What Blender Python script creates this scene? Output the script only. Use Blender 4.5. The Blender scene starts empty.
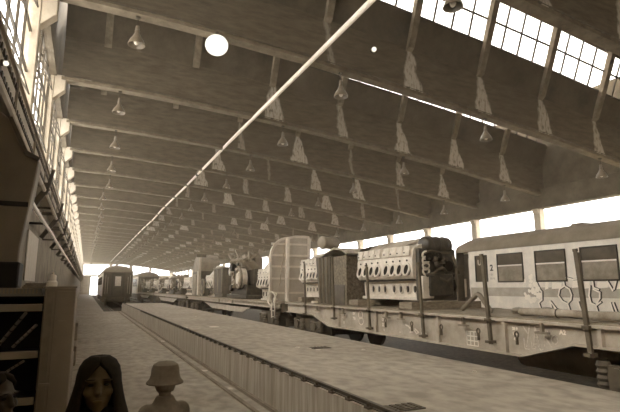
import bpy, bmesh, math, random
from mathutils import Vector, Matrix
random.seed(7)
PI = math.pi
S = bpy.context.scene
COL = S.collection

# ------------------------------------------------------------------ camera, sky, exposure
cam_data = bpy.data.cameras.new('camera'); cam = bpy.data.objects.new('camera', cam_data); COL.objects.link(cam)
cam_data.sensor_width = 36.0; cam_data.lens = 480.0 * 36.0 / 620.0; cam_data.clip_end = 600
PITCH, YAW = math.radians(9.694), math.radians(24.703)
cam.location = (0, 0, 1.8); cam.rotation_euler = (PI / 2 + PITCH, 0, -YAW)
S.camera = cam
world = bpy.data.worlds.new('overcast_sky'); S.world = world; world.use_nodes = True
bg = world.node_tree.nodes['Background']
bg.inputs[0].default_value = (1.0, 0.965, 0.92, 1); bg.inputs[1].default_value = 1.0
S.view_settings.view_transform = 'Standard'; S.view_settings.look = 'None'
S.view_settings.gamma = 1.0; S.view_settings.use_curve_mapping = False
S.view_settings.exposure = 3.35
S.cycles.max_bounces = 12; S.cycles.diffuse_bounces = 8; S.cycles.transparent_max_bounces = 24
S.cycles.use_denoising = True

# ------------------------------------------------------------------ materials
def sep(v, s=1.0):
    t = max(0, 1 - v / .65)
    return (v, v * (1 - (.10 + .14 * t) * s), v * (1 - (.25 + .3 * t) * s), 1)

def mat(name, v, rough=.8, noise=0.0, scale=3.0, metal=0.0, s=1.0, bump=0.0, spec=.3, dark=None, stretch=(1, 1, 1), detail=6):
    m = bpy.data.materials.new(name); m.use_nodes = True
    nt = m.node_tree; b = nt.nodes['Principled BSDF']
    b.inputs['Roughness'].default_value = rough; b.inputs['Metallic'].default_value = metal
    b.inputs['Specular IOR Level'].default_value = spec
    b.inputs['Base Color'].default_value = sep(v, s)
    if noise > 0 or bump > 0:
        tc = nt.nodes.new('ShaderNodeTexCoord'); mp = nt.nodes.new('ShaderNodeMapping')
        mp.inputs['Scale'].default_value = stretch
        nz = nt.nodes.new('ShaderNodeTexNoise'); nz.inputs['Scale'].default_value = scale
        nz.inputs['Detail'].default_value = detail; nz.inputs['Roughness'].default_value = .65
        nt.links.new(tc.outputs['Object'], mp.inputs[0]); nt.links.new(mp.outputs[0], nz.inputs['Vector'])
        if noise > 0:
            rp = nt.nodes.new('ShaderNodeValToRGB')
            rp.color_ramp.elements[0].position = .3; rp.color_ramp.elements[1].position = .7
            rp.color_ramp.elements[0].color = sep(v * (1 - noise) if dark is None else dark, s)
            rp.color_ramp.elements[1].color = sep(min(.95, v * (1 + noise * .8)), s)
            nt.links.new(nz.outputs['Fac'], rp.inputs[0]); nt.links.new(rp.outputs[0], b.inputs['Base Color'])
        if bump > 0:
            bp = nt.nodes.new('ShaderNodeBump'); bp.inputs['Strength'].default_value = bump
            bp.inputs['Distance'].default_value = .03
            nt.links.new(nz.outputs['Fac'], bp.inputs['Height']); nt.links.new(bp.outputs[0], b.inputs['Normal'])
    return m

def glass_mat(name, tint=.9, refl=.12):
    m = bpy.data.materials.new(name); m.use_nodes = True
    nt = m.node_tree; nt.nodes.clear()
    o = nt.nodes.new('ShaderNodeOutputMaterial'); mx = nt.nodes.new('ShaderNodeMixShader')
    t = nt.nodes.new('ShaderNodeBsdfTransparent'); g = nt.nodes.new('ShaderNodeBsdfGlossy')
    t.inputs[0].default_value = (tint, tint * .985, tint * .96, 1); g.inputs['Roughness'].default_value = .08
    g.inputs[0].default_value = (.9, .9, .9, 1)
    mx.inputs[0].default_value = refl
    nt.links.new(t.outputs[0], mx.inputs[1]); nt.links.new(g.outputs[0], mx.inputs[2]); nt.links.new(mx.outputs[0], o.inputs[0])
    return m

def emit_mat(name, col, strength):
    m = bpy.data.materials.new(name); m.use_nodes = True
    nt = m.node_tree; nt.nodes.clear()
    o = nt.nodes.new('ShaderNodeOutputMaterial'); e = nt.nodes.new('ShaderNodeEmission')
    e.inputs[0].default_value = col; e.inputs[1].default_value = strength
    nt.links.new(e.outputs[0], o.inputs[0]); return m

def web_mat():
    """board-marked concrete with white lime streaks running down below every rib (attribute hh is the height on the web)"""
    m = mat('streaked_concrete', .105, .9, .42, 3.2, stretch=(.4, 1, 1.7), detail=9)
    nt = m.node_tree; b = nt.nodes['Principled BSDF']; L = nt.links
    src = b.inputs['Base Color'].links[0].from_socket
    def N(t, **k):
        n = nt.nodes.new(t)
        for a, v in k.items(): setattr(n, a, v)
        return n
    def M(op, a, c=None, clamp=False):
        n = N('ShaderNodeMath', operation=op, use_clamp=clamp)
        for i, x in enumerate((a, c)):
            if x is None: continue
            if isinstance(x, (int, float)): n.inputs[i].default_value = x
            else: L.new(x, n.inputs[i])
        return n.outputs[0]
    tc = N('ShaderNodeTexCoord'); sx = N('ShaderNodeSeparateXYZ'); L.new(tc.outputs['Object'], sx.inputs[0])
    oi = N('ShaderNodeObjectInfo'); at = N('ShaderNodeAttribute', attribute_name='hh')
    X = sx.outputs[0]; H = at.outputs['Fac']
    n1 = N('ShaderNodeTexNoise', noise_dimensions='4D'); n1.inputs['Scale'].default_value = 1.6; n1.inputs['Detail'].default_value = 5
    L.new(tc.outputs['Object'], n1.inputs['Vector']); L.new(M('MULTIPLY', oi.outputs['Random'], 50.0), n1.inputs['W'])
    wob = M('MULTIPLY', M('SUBTRACT', n1.outputs['Fac'], .5), .55)
    ph = M('DIVIDE', M('SUBTRACT', M('ADD', X, wob), RIB0 - RIBS / 2), RIBS)
    idx = M('FLOOR', ph)
    d = M('MULTIPLY', M('SUBTRACT', M('SUBTRACT', ph, idx), .5), RIBS)
    wn = N('ShaderNodeTexWhiteNoise', noise_dimensions='2D')
    cb = N('ShaderNodeCombineXYZ'); L.new(idx, cb.inputs[0]); L.new(M('MULTIPLY', oi.outputs['Random'], 91.7), cb.inputs[1])
    L.new(cb.outputs[0], wn.inputs['Vector'])
    rnd = wn.outputs['Value']
    # lean the streak to one side towards its foot
    foot = M('SUBTRACT', 1.0, H)
    d2 = M('SUBTRACT', d, M('MULTIPLY', foot, .16))
    width = M('ADD', .12, M('MULTIPLY', M('MULTIPLY', foot, rnd), .5))
    msk = M('MULTIPLY', M('SUBTRACT', width, M('ABSOLUTE', d2)), 11.0, True)
    n2 = N('ShaderNodeTexNoise'); n2.inputs['Scale'].default_value = 4.5; n2.inputs['Detail'].default_value = 8
    mp = N('ShaderNodeMapping'); mp.inputs['Scale'].default_value = (2.2, 1, .8); L.new(tc.outputs['Object'], mp.inputs[0]); L.new(mp.outputs[0], n2.inputs['Vector'])
    gr = M('MULTIPLY', M('SUBTRACT', n2.outputs['Fac'], .3), 5.0, True)
    right = M('MULTIPLY', M('SUBTRACT', X, 4.6), .9, True)
    some = M('ADD', .35, M('MULTIPLY', rnd, .65), True)
    k = M('MULTIPLY', M('MULTIPLY', M('MULTIPLY', msk, gr), right), some, True)
    mx = N('ShaderNodeMix', data_type='RGBA'); L.new(k, mx.inputs[0]); L.new(src, mx.inputs[6]); mx.inputs[7].default_value = sep(.5, .85)
    L.new(mx.outputs[2], b.inputs['Base Color'])
    return m

def board_mat():
    """platform wall: upright board marks with dirt runs"""
    return mat('board_marked_concrete', .40, .9, .38, 2.0, stretch=(1, 5.5, .35), bump=.2, detail=10)

def floor_mat(name, v, n=.2):
    m = mat(name, v, .75, n, .45, bump=.02, detail=10, spec=.35)
    nt = m.node_tree; b = nt.nodes['Principled BSDF']; src = b.inputs['Base Color'].links[0].from_socket
    tc = nt.nodes.new('ShaderNodeTexCoord'); nz = nt.nodes.new('ShaderNodeTexNoise'); nz.inputs['Scale'].default_value = 5.0; nz.inputs['Detail'].default_value = 8
    mp = nt.nodes.new('ShaderNodeMapping'); mp.inputs['Scale'].default_value = (1, .7, 1)
    nt.links.new(tc.outputs['Object'], mp.inputs[0]); nt.links.new(mp.outputs[0], nz.inputs['Vector'])
    rp = nt.nodes.new('ShaderNodeValToRGB'); rp.color_ramp.elements[0].position = .35; rp.color_ramp.elements[0].color = (.55, .55, .55, 1); rp.color_ramp.elements[1].position = .6
    mx = nt.nodes.new('ShaderNodeMix'); mx.data_type = 'RGBA'; mx.blend_type = 'MULTIPLY'; mx.inputs[0].default_value = .7
    nt.links.new(nz.outputs['Fac'], rp.inputs[0]); nt.links.new(src, mx.inputs[6]); nt.links.new(rp.outputs[0], mx.inputs[7]); nt.links.new(mx.outputs[2], b.inputs['Base Color'])
    return m

RIB0, RIBS = .12, 3.36                      # first rib and rib spacing across the hall
M = dict(
    web=web_mat(), conc=mat('roof_concrete', .085, .9, .5, .9, bump=.1), dconc=mat('dark_roof_slab', .11, .9, .4, .8),
    flange=mat('flange_concrete', .14, .9, .4, 2.5), pale=mat('limewashed_concrete', .42, .85, .25, 2.0),
    aisle=floor_mat('aisle_floor', .42), plat=floor_mat('platform_floor', .42), ballast=mat('dark_trackbed', .07, .95, .5, 8, bump=.5),
    board=board_mat(), bar=mat('black_glazing_bar', .05, .6), glass=glass_mat('roof_glass'),
    wall=mat('dingy_wall', .2, .9, .4, 1.2), endw=mat('end_wall_plaster', .38, .9, .2, 1.0),
    steel=mat('painted_steel', .24, .55, .3, 2.5, spec=.4), dsteel=mat('dark_steel', .09, .55, .4, 5, spec=.4),
    girder=mat('crane_girder_paint', .34, .6, .2, 1.5), bpanel=mat('bulkhead_paint_shaded', .52, .7, .15, 2.0),  # bulkhead panel: darker copy, shade between the ribs put into the colour
    ribc=mat('rib_concrete', .19, .9, .4, 3.0),
    stake=mat('dark_stake_paint', .13, .6, .3, 4),
    bulk=mat('faded_bulkhead_paint', .72, .7, .15, 2.0),
    rust=mat('rusty_wagon_paint', .44, .6, .25, 2.5, spec=.35), rustd=mat('wagon_underframe', .11, .8, .4, 6),
    wood=mat('deck_timber', .27, .85, .35, 4, stretch=(4, .6, 1)), sleeper=mat('packing_timber', .26, .9, .35, 6, stretch=(1, .5, 3)),
    alu=mat('engine_aluminium', .66, .5, .2, 5, spec=.4), alud=mat('oily_metal', .055, .45, .6, 7, spec=.5), hole=mat('port_black', .02, .9),
    cream=mat('coach_cream', .74, .5, .16, 2.0, spec=.4), stripe=mat('coach_band', .42, .5, .2, 2.5, spec=.4), roof=mat('coach_roof', .22, .7, .22, 1.4),
    cdark=mat('coach_dark', .07, .6, .4, 3), rubber=mat('rubber', .05, .7), paleglass=mat('dusty_window_glass', .26, .2, .35, 2.5, spec=.6), dglass=mat('dark_window_glass', .085, .12, .3, 2.0, spec=.7),
    enamel=mat('lamp_enamel', .16, .35, .25, 8, spec=.5), white=mat('lamp_inside', .8, .4), bulb=mat('unlit_bulb', .7, .15, spec=.6),
    cable=mat('black_cable', .04, .7), pipe=mat('white_pipe', .8, .5, .12, 3.0), chalk=mat('chalk', .62, .95, .3, 30), paint=mat('white_marking_paint', .8, .8),
    gdark=mat('graffiti_outline_paint', .04, .6), glight=mat('graffiti_white_paint', .88, .6),
    paper=mat('paper', .85, .9), tarp=mat('weathered_tarpaulin', .36, .85, .45, 4, bump=.5), sheet=mat('corroded_sheet', .2, .8, .6, 16, bump=.4),
    hair=mat('dark_hair', .022, .8, .3, 40, s=1.2, spec=.08), skin=mat('skin', .085, .7, s=1.5), skin2=mat('skin_dimmed', .05, .6, s=1.4), lip=mat('lips', .075, .6, s=1.7), eye=mat('eye', .02, .2),  # skin darkened to carry the dimness of a reflection
    coat=mat('dark_coat', .02, .95, .2, 20, s=1.1), coat2=mat('brown_jacket', .2, .95, .2, 20), hat=mat('felt_hat', .19, .95, .2, 20), trouser=mat('dark_trousers', .05, .9), shoe=mat('shoe_leather', .04, .5),  # jacket and hat toned near the floor, as a faint reflection
    cab=mat('grey_cabinet_paint', .27, .6, .15, 2), rail=mat('shelf_rail_paint', .3, .6, .1, 3), black=mat('black_plastic', .012, .6), hop=mat('brown_sheet_steel', .2, .6, .25, .8),
    plank=mat('pale_board', .48, .8, .15, 3, stretch=(3, 3, .4)), tray=mat('green_grey_plastic', .22, .6, s=.5), litter=mat('old_newsprint', .7, .95),
    glow=emit_mat('globe_reflection_glow', (1, .95, .82, 1), .14), glow2=emit_mat('dot_reflection_glow', (1, .93, .75, 1), .14),  # emission added for lamps that are only reflected in glass
)

# ------------------------------------------------------------------ mesh building
class MB:
    def __init__(s): s.v = []; s.f = []
    def add(s, vs, fs):
        n = len(s.v); s.v += [tuple(p) for p in vs]; s.f += [tuple(i + n for i in f) for f in fs]; return s
    def box(s, x0, x1, y0, y1, z0, z1):
        return s.add([(x0, y0, z0), (x1, y0, z0), (x1, y1, z0), (x0, y1, z0), (x0, y0, z1), (x1, y0, z1), (x1, y1, z1), (x0, y1, z1)],
                     [(0, 3, 2, 1), (4, 5, 6, 7), (0, 1, 5, 4), (1, 2, 6, 5), (2, 3, 7, 6), (3, 0, 4, 7)])
    def prism(s, poly, a0, a1, axis='x'):
        """poly of 2-D points extruded along an axis: x -> (y,z), y -> (x,z), z -> (x,y)"""
        def P(p, a): return {'x': (a, p[0], p[1]), 'y': (p[0], a, p[1]), 'z': (p[0], p[1], a)}[axis]
        n = len(poly)
        vs = [P(p, a0) for p in poly] + [P(p, a1) for p in poly]
        return s.add(vs, [tuple(range(n))[::-1], tuple(range(n, 2 * n))] + [(i, (i + 1) % n, n + (i + 1) % n, n + i) for i in range(n)])
    def bar(s, p0, p1, w, d=None, up=(0, 0, 1)):
        p0, p1 = Vector(p0), Vector(p1); d = d or w; t = (p1 - p0).normalized(); up = Vector(up)
        if abs(t.dot(up)) > .98: up = Vector((1, 0, 0)) if abs(t.x) < .9 else Vector((0, 1, 0))
        a = t.cross(up).normalized() * w / 2; b = a.cross(t).normalized() * d / 2
        vs = [p0 - a - b, p0 + a - b, p0 + a + b, p0 - a + b, p1 - a - b, p1 + a - b, p1 + a + b, p1 - a + b]
        return s.add(vs, [(0, 3, 2, 1), (4, 5, 6, 7), (0, 1, 5, 4), (1, 2, 6, 5), (2, 3, 7, 6), (3, 0, 4, 7)])
    def cyl(s, p0, p1, r, r2=None, n=12):
        return s.sweep([p0, p1], [r, r if r2 is None else r2], n)
    def sweep(s, pts, r, n=8):
        pts = [Vector(p) for p in pts]; k = len(pts); rs = r if isinstance(r, (list, tuple)) else [r] * k
        vs = []; ref = None
        for i, p in enumerate(pts):
            t = (pts[min(i + 1, k - 1)] - pts[max(i - 1, 0)]).normalized()
            if ref is None: ref = Vector((0, 0, 1)) if abs(t.z) < .9 else Vector((1, 0, 0))
            a = t.cross(ref).normalized(); b = t.cross(a); ref = -b if False else a.cross(t)
            for j in range(n):
                w = 2 * PI * j / n; vs.append(p + (a * math.cos(w) + b * math.sin(w)) * rs[i])
        fs = [(i * n + j, i * n + (j + 1) % n, (i + 1) * n + (j + 1) % n, (i + 1) * n + j) for i in range(k - 1) for j in range(n)]
        fs += [tuple(range(n))[::-1], tuple(range((k - 1) * n, k * n))]
        return s.add(vs, fs)
    def ring(s, c, ax, R, r, n=20, m=6, sx=1.0):
        c = Vector(c); ax = Vector(ax).normalized(); u = Vector((0, 0, 1)) if abs(ax.z) < .9 else Vector((1, 0, 0))
        a = ax.cross(u).normalized(); b = ax.cross(a); vs = []
        for i in range(n):
            w = 2 * PI * i / n; q = a * math.cos(w) * sx + b * math.sin(w); e = q.normalized()
            for j in range(m):
                h = 2 * PI * j / m; vs.append(c + q * R + e * r * math.cos(h) + ax * r * math.sin(h))
        return s.add(vs, [(i * m + j, i * m + (j + 1) % m, ((i + 1) % n) * m + (j + 1) % m, ((i + 1) % n) * m + j) for i in range(n) for j in range(m)])
    def lathe(s, prof, c=(0, 0, 0), n=16):
        cx, cy, cz = c; vs = []; k = len(prof)
        for r, z in prof:
            for j in range(n): vs.append((cx + r * math.cos(2 * PI * j / n), cy + r * math.sin(2 * PI * j / n), cz + z))
        fs = [(i * n + j, i * n + (j + 1) % n, (i + 1) * n + (j + 1) % n, (i + 1) * n + j) for i in range(k - 1) for j in range(n)]
        return s.add(vs, fs + [tuple(range(n))[::-1], tuple(range((k - 1) * n, k * n))])
    def ball(s, c, rx, ry=None, rz=None, n=14, m=9):
        ry = ry or rx; rz = rz or rx; vs = [(c[0], c[1], c[2] - rz)]
        for i in range(1, m):
            t = -PI / 2 + PI * i / m
            for j in range(n): w = 2 * PI * j / n; vs.append((c[0] + rx * math.cos(t) * math.cos(w), c[1] + ry * math.cos(t) * math.sin(w), c[2] + rz * math.sin(t)))
        vs.append((c[0], c[1], c[2] + rz)); e = len(vs) - 1
        fs = [(0, 1 + (j + 1) % n, 1 + j) for j in range(n)]
        fs += [(1 + i * n + j, 1 + i * n + (j + 1) % n, 1 + (i + 1) * n + (j + 1) % n, 1 + (i + 1) * n + j) for i in range(m - 2) for j in range(n)]
        fs += [(1 + (m - 2) * n + j, 1 + (m - 2) * n + (j + 1) % n, e) for j in range(n)]
        return s.add(vs, fs)
    def mesh(s, name, smooth=True, angle=35):
        me = bpy.data.meshes.new(name); me.from_pydata(s.v, [], s.f)
        b = bmesh.new(); b.from_mesh(me); bmesh.ops.recalc_face_normals(b, faces=b.faces); b.to_mesh(me); b.free()
        if smooth:
            me.polygons.foreach_set('use_smooth', [True] * len(me.polygons)); me.set_sharp_from_angle(angle=math.radians(angle))
        return me
    def build(s, name, m, parent=None, bevel=0, label=None, **k):
        me = s.mesh(name, **k); me.materials.append(M[m] if isinstance(m, str) else m)
        o = bpy.data.objects.new(name, me); COL.objects.link(o); o.parent = parent
        if bevel:
            bv = o.modifiers.new('bevel', 'BEVEL'); bv.width = bevel; bv.segments = 2; bv.limit_method = 'ANGLE'
        if label: o['label'] = label
        return o

def tag(o, label, cat, group=None, kind=None):
    o['label'] = label; o['category'] = cat
    if group: o['group'] = group
    if kind: o['kind'] = kind
    return o
def thing(name, label, cat, loc=(0, 0, 0), rz=0, group=None, kind=None):
    o = bpy.data.objects.new(name, None); COL.objects.link(o); o.location = loc; o.rotation_euler = (0, 0, rz); o.empty_display_size = .2
    return tag(o, label, cat, group, kind)
KIDS = {}
def kids(o): return [c for c in COL.objects if c.parent == o]
def dup(o, loc=None, label=None, parent=None, depth=0):
    """copy a thing together with its parts and sub-parts"""
    c = o.copy(); COL.objects.link(c)
    if parent is not None: c.parent = parent
    if loc is not None: c.location = loc
    if label: c['label'] = label
    if depth == 0 and o.name not in KIDS: KIDS[o.name] = [(k, kids(k)) for k in kids(o)]
    if depth == 0:
        for k, ks in KIDS[o.name]:
            d = k.copy(); COL.objects.link(d); d.parent = c
            for g in ks: e = g.copy(); COL.objects.link(e); e.parent = d
    return c
ORD = ['first', 'second', 'third', 'fourth', 'fifth', 'sixth', 'seventh', 'eighth', 'ninth', 'tenth', 'eleventh', 'twelfth', 'thirteenth', 'fourteenth', 'fifteenth',
       'sixteenth', 'seventeenth', 'eighteenth', 'nineteenth', 'twentieth', 'twenty-first', 'twenty-second', 'twenty-third', 'twenty-fourth', 'twenty-fifth', 'twenty-sixth',
       'twenty-seventh', 'twenty-eighth', 'twenty-ninth', 'thirtieth', 'thirty-first', 'thirty-second']

# ------------------------------------------------------------------ floor, platform, ground
END = 155.0
BY = [-3.2, 2.2, 7.85, 13.45] + [18.85 + 5 * i for i in range(28)]      # roof beams along the hall; the first two lie behind the picture
BZ = lambda k: (.1, .1, .08, 0, -.18)[k] if k < 5 else -.2      # the beams sag a little along the hall
def zb(x):                                                             # underside of a roof beam
    P = [(-1.6, 9.5), (2, 9.4), (6.4, 9.12), (9, 8.87), (12.9, 8.47), (17.3, 7.97), (22, 7.32), (23.6, 7.1)]
    for (a, p), (b, q) in zip(P, P[1:]):
        if x <= b: return p + (q - p) * (x - a) / (b - a)
    return P[-1][1]
tag(MB().box(-2.2, 2.72, -6, 41.2, -.3, 0).box(-2.2, 1.38, 41.2, END, -.3, 0).build('floor', 'aisle'), 'long grey concrete aisle floor along the left wall of the hall', 'floor', kind='structure')
tag(MB().box(2.72, 24, -6, END, -.5, -.16).box(1.38, 2.72, 41.2, END, -.5, -.16).build('floor', 'ballast'), 'dark sunken trackbed below the wagons and coaches', 'floor', kind='structure')
tag(MB().box(24, 90, -40, 260, -.6, -.2).build('ground', 'aisle'), 'open pale ground outside the right-hand side of the hall', 'ground', kind='structure')
tag(MB().box(2.72, 5.76, -6, 41.2, -.16, .55).box(2.72, 5.76, -6, 41.2, .55, .6).build('floor', 'plat', bevel=.015), 'raised concrete loading platform between the aisle and the flat wagons', 'platform', kind='structure')
tag(MB().box(2.66, 2.72, -6, 41.2, -.1, .6).build('wall_platform', 'board'), 'low platform wall of board-marked concrete facing the aisle', 'wall', kind='structure')
tag(MB().box(2.60, 2.655, -6, 41.2, 0, .05).box(2.36, 2.42, -6, 41.2, 0, .03).build('trim_1', 'sleeper'), 'low kerb strips in the aisle floor along the foot of the platform wall', 'trim', kind='structure')
t = thing('platform_rail', 'dark steel rail clipped along the upper edge of the platform wall', 'rail', (2.735, 0, .6))
MB().box(-.035, .035, -4, 41.1, 0, .012).box(-.012, .012, -4, 41.1, .012, .035).box(-.022, .022, -4, 41.1, .035, .05).build('rail', 'dsteel', t)
clip = MB().box(-.09, -.036, -.045, .045, .001, .022).cyl((-.065, 0, .02), (-.065, 0, .055), .018, n=6)
cl0 = None
for i in range(60):
    y = 3.2 + .4 * i
    if cl0 is None: cl0 = clip.build('rail_clip', 'rustd', t); cl0.location = (0, y, 0)
    else: c = cl0.copy(); COL.objects.link(c); c.location = (0, y, 0)

# ------------------------------------------------------------------ roof: sawtooth bays of beam, rib, slab and glazing
XS = [-1.35 + i * (23.5 + 1.35) / 24 for i in range(25)]
def strip(poly, x_list, dz=True):
    """a (y,z) outline swept across the hall along the curved beam line"""
    mb = MB(); n = len(poly); vs = []
    for x in x_list:
        h = zb(x) if dz else 0
        for (y, z) in poly: vs.append((x, y, z + h))
    k = len(x_list)
    fs = [(i * n + j, i * n + (j + 1) % n, (i + 1) * n + (j + 1) % n, (i + 1) * n + j) for i in range(k - 1) for j in range(n)]
    return mb.add(vs, fs + [tuple(range(n))[::-1], tuple(range((k - 1) * n, k * n))])
FOLD, GB, GT = 1.75, (-.44, 2.85), (-1.12, 4.55)      # web height, glazing foot, glazing head (y, z above the beam's underside)
RIBX = [RIB0 + RIBS * i for i in range(7)]
bay_label = 'concrete roof beam with ribs and clipped cable, {} from the camera'
def make_bay():
    w = strip([(0, .1), (.26, .1), (.26, FOLD), (0, FOLD)], XS).build('ceiling_beam', 'web', angle=20)
    me = w.data; at = me.attributes.new('hh', 'FLOAT', 'POINT')
    at.data.foreach_set('value', [max(0, min(1, (v.co.z - zb(v.co.x) - .1) / (FOLD - .1))) for v in me.vertices])
    strip([(-.12, 0), (.24, 0), (.26, .1), (.26, .16), (0, .16), (-.12, .11)], XS).build('flange', 'flange', w, angle=20)
    strip([(0, FOLD), (.14, FOLD), (GB[0] + .13, GB[1]), (GB[0], GB[1])], XS).build('upstand', 'conc', w, angle=20)
    strip([(GT[0] - .12, GT[1] - .05), (GT[0] + .2, GT[1] - .05), (GT[0] + .2, GT[1] + .2), (GT[0] - .12, GT[1] + .2)], XS).build('head_beam', 'conc', w, angle=20)
    # solid panels where there is no glazing, over the left aisle
    strip([GB, (GB[0] + .12, GB[1]), (GT[0] + .12, GT[1]), GT], [-1.35, 1, 3.5, RIBX[2]]).build('blind_panel', 'conc', w, angle=20)
    for x in RIBX:
        h = zb(x)
        mb = MB(); mb.prism([(.02, h + FOLD - .12), (-.16, h + FOLD - .02), (GB[0] - .2, h + GB[1]), (GT[0] - .2, h + GT[1]), (GT[0] + .06, h + GT[1]), (GB[0] + .04, h + GB[1])], x - .13, x + .13, 'x')
        mb.build('rib', 'ribc', w, angle=20)
    cb = MB(); cb.sweep([(x, -.14, zb(x) + .14) for x in XS], .012, 6)
    for i in range(60):
        x = -1.2 + .4 * i; cb.box(x - .06, x + .06, -.15, -.12, zb(x) + .105, zb(x) + .16)
    cb.build('cable', 'dsteel', w)
    return w
bay = make_bay()
bay.location = (0, BY[0], BZ(0))
def make_sky():
    edges = RIBX[2:] + [23.3]
    fr = MB(); gl = MB()
    def P(x, u): return (x, GB[0] + (GT[0] - GB[0]) * u + .03, zb(x) + GB[1] + (GT[1] - GB[1]) * u)
    for a, b in zip(edges, edges[1:]):
        for q in range(1, 4): x = a + (b - a) * q / 4; fr.bar(P(x, 0), P(x, 1), .075, .05, (0, 1, 0))
        for u in (.02, .5, .98): fr.bar(P(a, u), P(b, u), .075, .05)
        for q in range(4):
            x0 = a + (b - a) * q / 4; x1 = a + (b - a) * (q + 1) / 4
            for u in (0, .5):
                p = [Vector(P(x0, u)), Vector(P(x1, u)), Vector(P(x1, u + .5)), Vector(P(x0, u + .5))]; d = Vector((0, .006, .003))
                gl.add(p + [v + d for v in p], [(0, 1, 2, 3), (7, 6, 5, 4), (0, 4, 5, 1), (1, 5, 6, 2), (2, 6, 7, 3), (3, 7, 4, 0)])
    f = fr.build('window_1', 'bar', smooth=False); gl.build('pane', 'glass', f, smooth=False)
    return f
sky = make_sky(); sky.location = (0, BY[0], 0)
for k, y in enumerate(BY):
    d = k - 2
    b = bay if k == 0 else dup(bay, (0, y, BZ(k)))
    s = sky if k == 0 else dup(sky)
    s.location = (0, y, BZ(k)); s.name = 'window_%d' % (k + 1)
    nm = (ORD[d] + ' one') if d >= 0 else ('the one behind the camera' if d == -2 else 'the one overhead')
    tag(b, 'concrete roof beam with ribs and clipped cable, ' + (nm + ' in view along the hall' if d >= 0 else nm), 'roof beam', 'concrete roof beams', 'structure')
    tag(s, 'sloping skylight strip of clear panes, above ' + ('the ' + ORD[d] + ' roof beam in view' if d >= 0 else 'the roof beam ' + nm.replace('the one ', '')), 'window', 'skylight strips', 'structure')
    y1 = BY[k - 1] if k else y - 5.4
    L = y - y1
    sl = strip([(GT[0] - .12, GT[1] + .1), (-L + .26, FOLD), (-L + .1, FOLD + .12), (GT[0] - .12, GT[1] + .28)], XS).build('ceiling', 'dconc', angle=20)
    sl.location = (0, y, BZ(k))
    tag(sl, 'sloping roof slab rising to the skylight of ' + ('the ' + ORD[d] + ' roof beam in view' if d >= 0 else 'the roof beam ' + nm.replace('the one ', '')), 'ceiling', 'sloping roof slabs', 'structure')

# ------------------------------------------------------------------ right side: edge girder, columns
tag(MB().box(23.1, 23.55, -8, END, 6.25, 7.35).box(22.95, 23.1, -8, END, 6.25, 6.4).build('beam', 'conc', bevel=.02), 'long concrete edge girder above the open right side of the hall', 'beam', kind='structure')
tag(MB().box(23.42, 23.56, -6, END, 7.3, 12.2).build('wall_right', 'conc'), 'concrete gable infill above the edge girder on the open side', 'wall', kind='structure')
c0 = None
for k, y in enumerate(BY[1:]):
    if c0 is None: c0 = MB().box(23.12, 23.52, -.22, .22, -.3, 6.25).prism([(23.12, 6.25), (23.12, 5.9), (22.95, 6.25)], -.2, .2, 'y').build('column', 'pale', bevel=.02); c = c0
    else: c = c0.copy(); COL.objects.link(c)
    c.location = (0, y + .4, 0)
    tag(c, 'pale concrete column under the edge girder, in line with ' + ('the %s roof beam in view' % ORD[k - 1] if k else 'the roof beam overhead'), 'column', 'columns along the open side', 'structure')
tag(MB().box(23.2, 23.45, -8, END, -.3, 2.6).build('wall_right', 'wall'), 'low dingy wall behind the coaches along the open side', 'wall', kind='structure')

# ------------------------------------------------------------------ left side: wall, columns with brackets, tall windows, crane girder
tag(MB().box(-1.95, -1.58, -6, END, 0, 5.0).build('wall_left', 'wall'), 'dark dingy wall below the tall windows along the aisle', 'wall', kind='structure')
tag(MB().box(-1.95, -1.5, -6, END, 9.42, 9.75).box(-1.95, -1.62, -6, END, 9.75, 14.3).build('beam', 'conc'), 'concrete beam over the tall windows of the left wall', 'beam', kind='structure')
tag(MB().box(-2.2, 24, -6.3, -6.0, -.3, 14).build('wall_back', 'endw'), 'blank unseen wall added behind the camera to close off and bounce light', 'wall', kind='structure')  # added out of view: keeps sky light out, bounces some forward
c0 = None
for k, y in enumerate(BY):
    if c0 is None:
        mb = MB(); mb.box(-1.95, -1.57, -.2, .2, 5.0, 9.45)
        mb.prism([(-1.58, 8.55), (-1.2, 8.92), (-1.2, 9.48), (-1.58, 9.48)], -.18, .18, 'y')
        c0 = mb.build('column', 'pale', bevel=.025); c = c0
    else: c = c0.copy(); COL.objects.link(c)
    c.location = (0, y + .1, 0)
    d = k - 2
    tag(c, 'pale bracketed column of the window wall, carrying ' + ('the %s roof beam in view' % ORD[d] if d >= 0 else ('the roof beam overhead' if d == -1 else 'the roof beam behind the camera')), 'column', 'columns of the window wall', 'structure')
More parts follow.
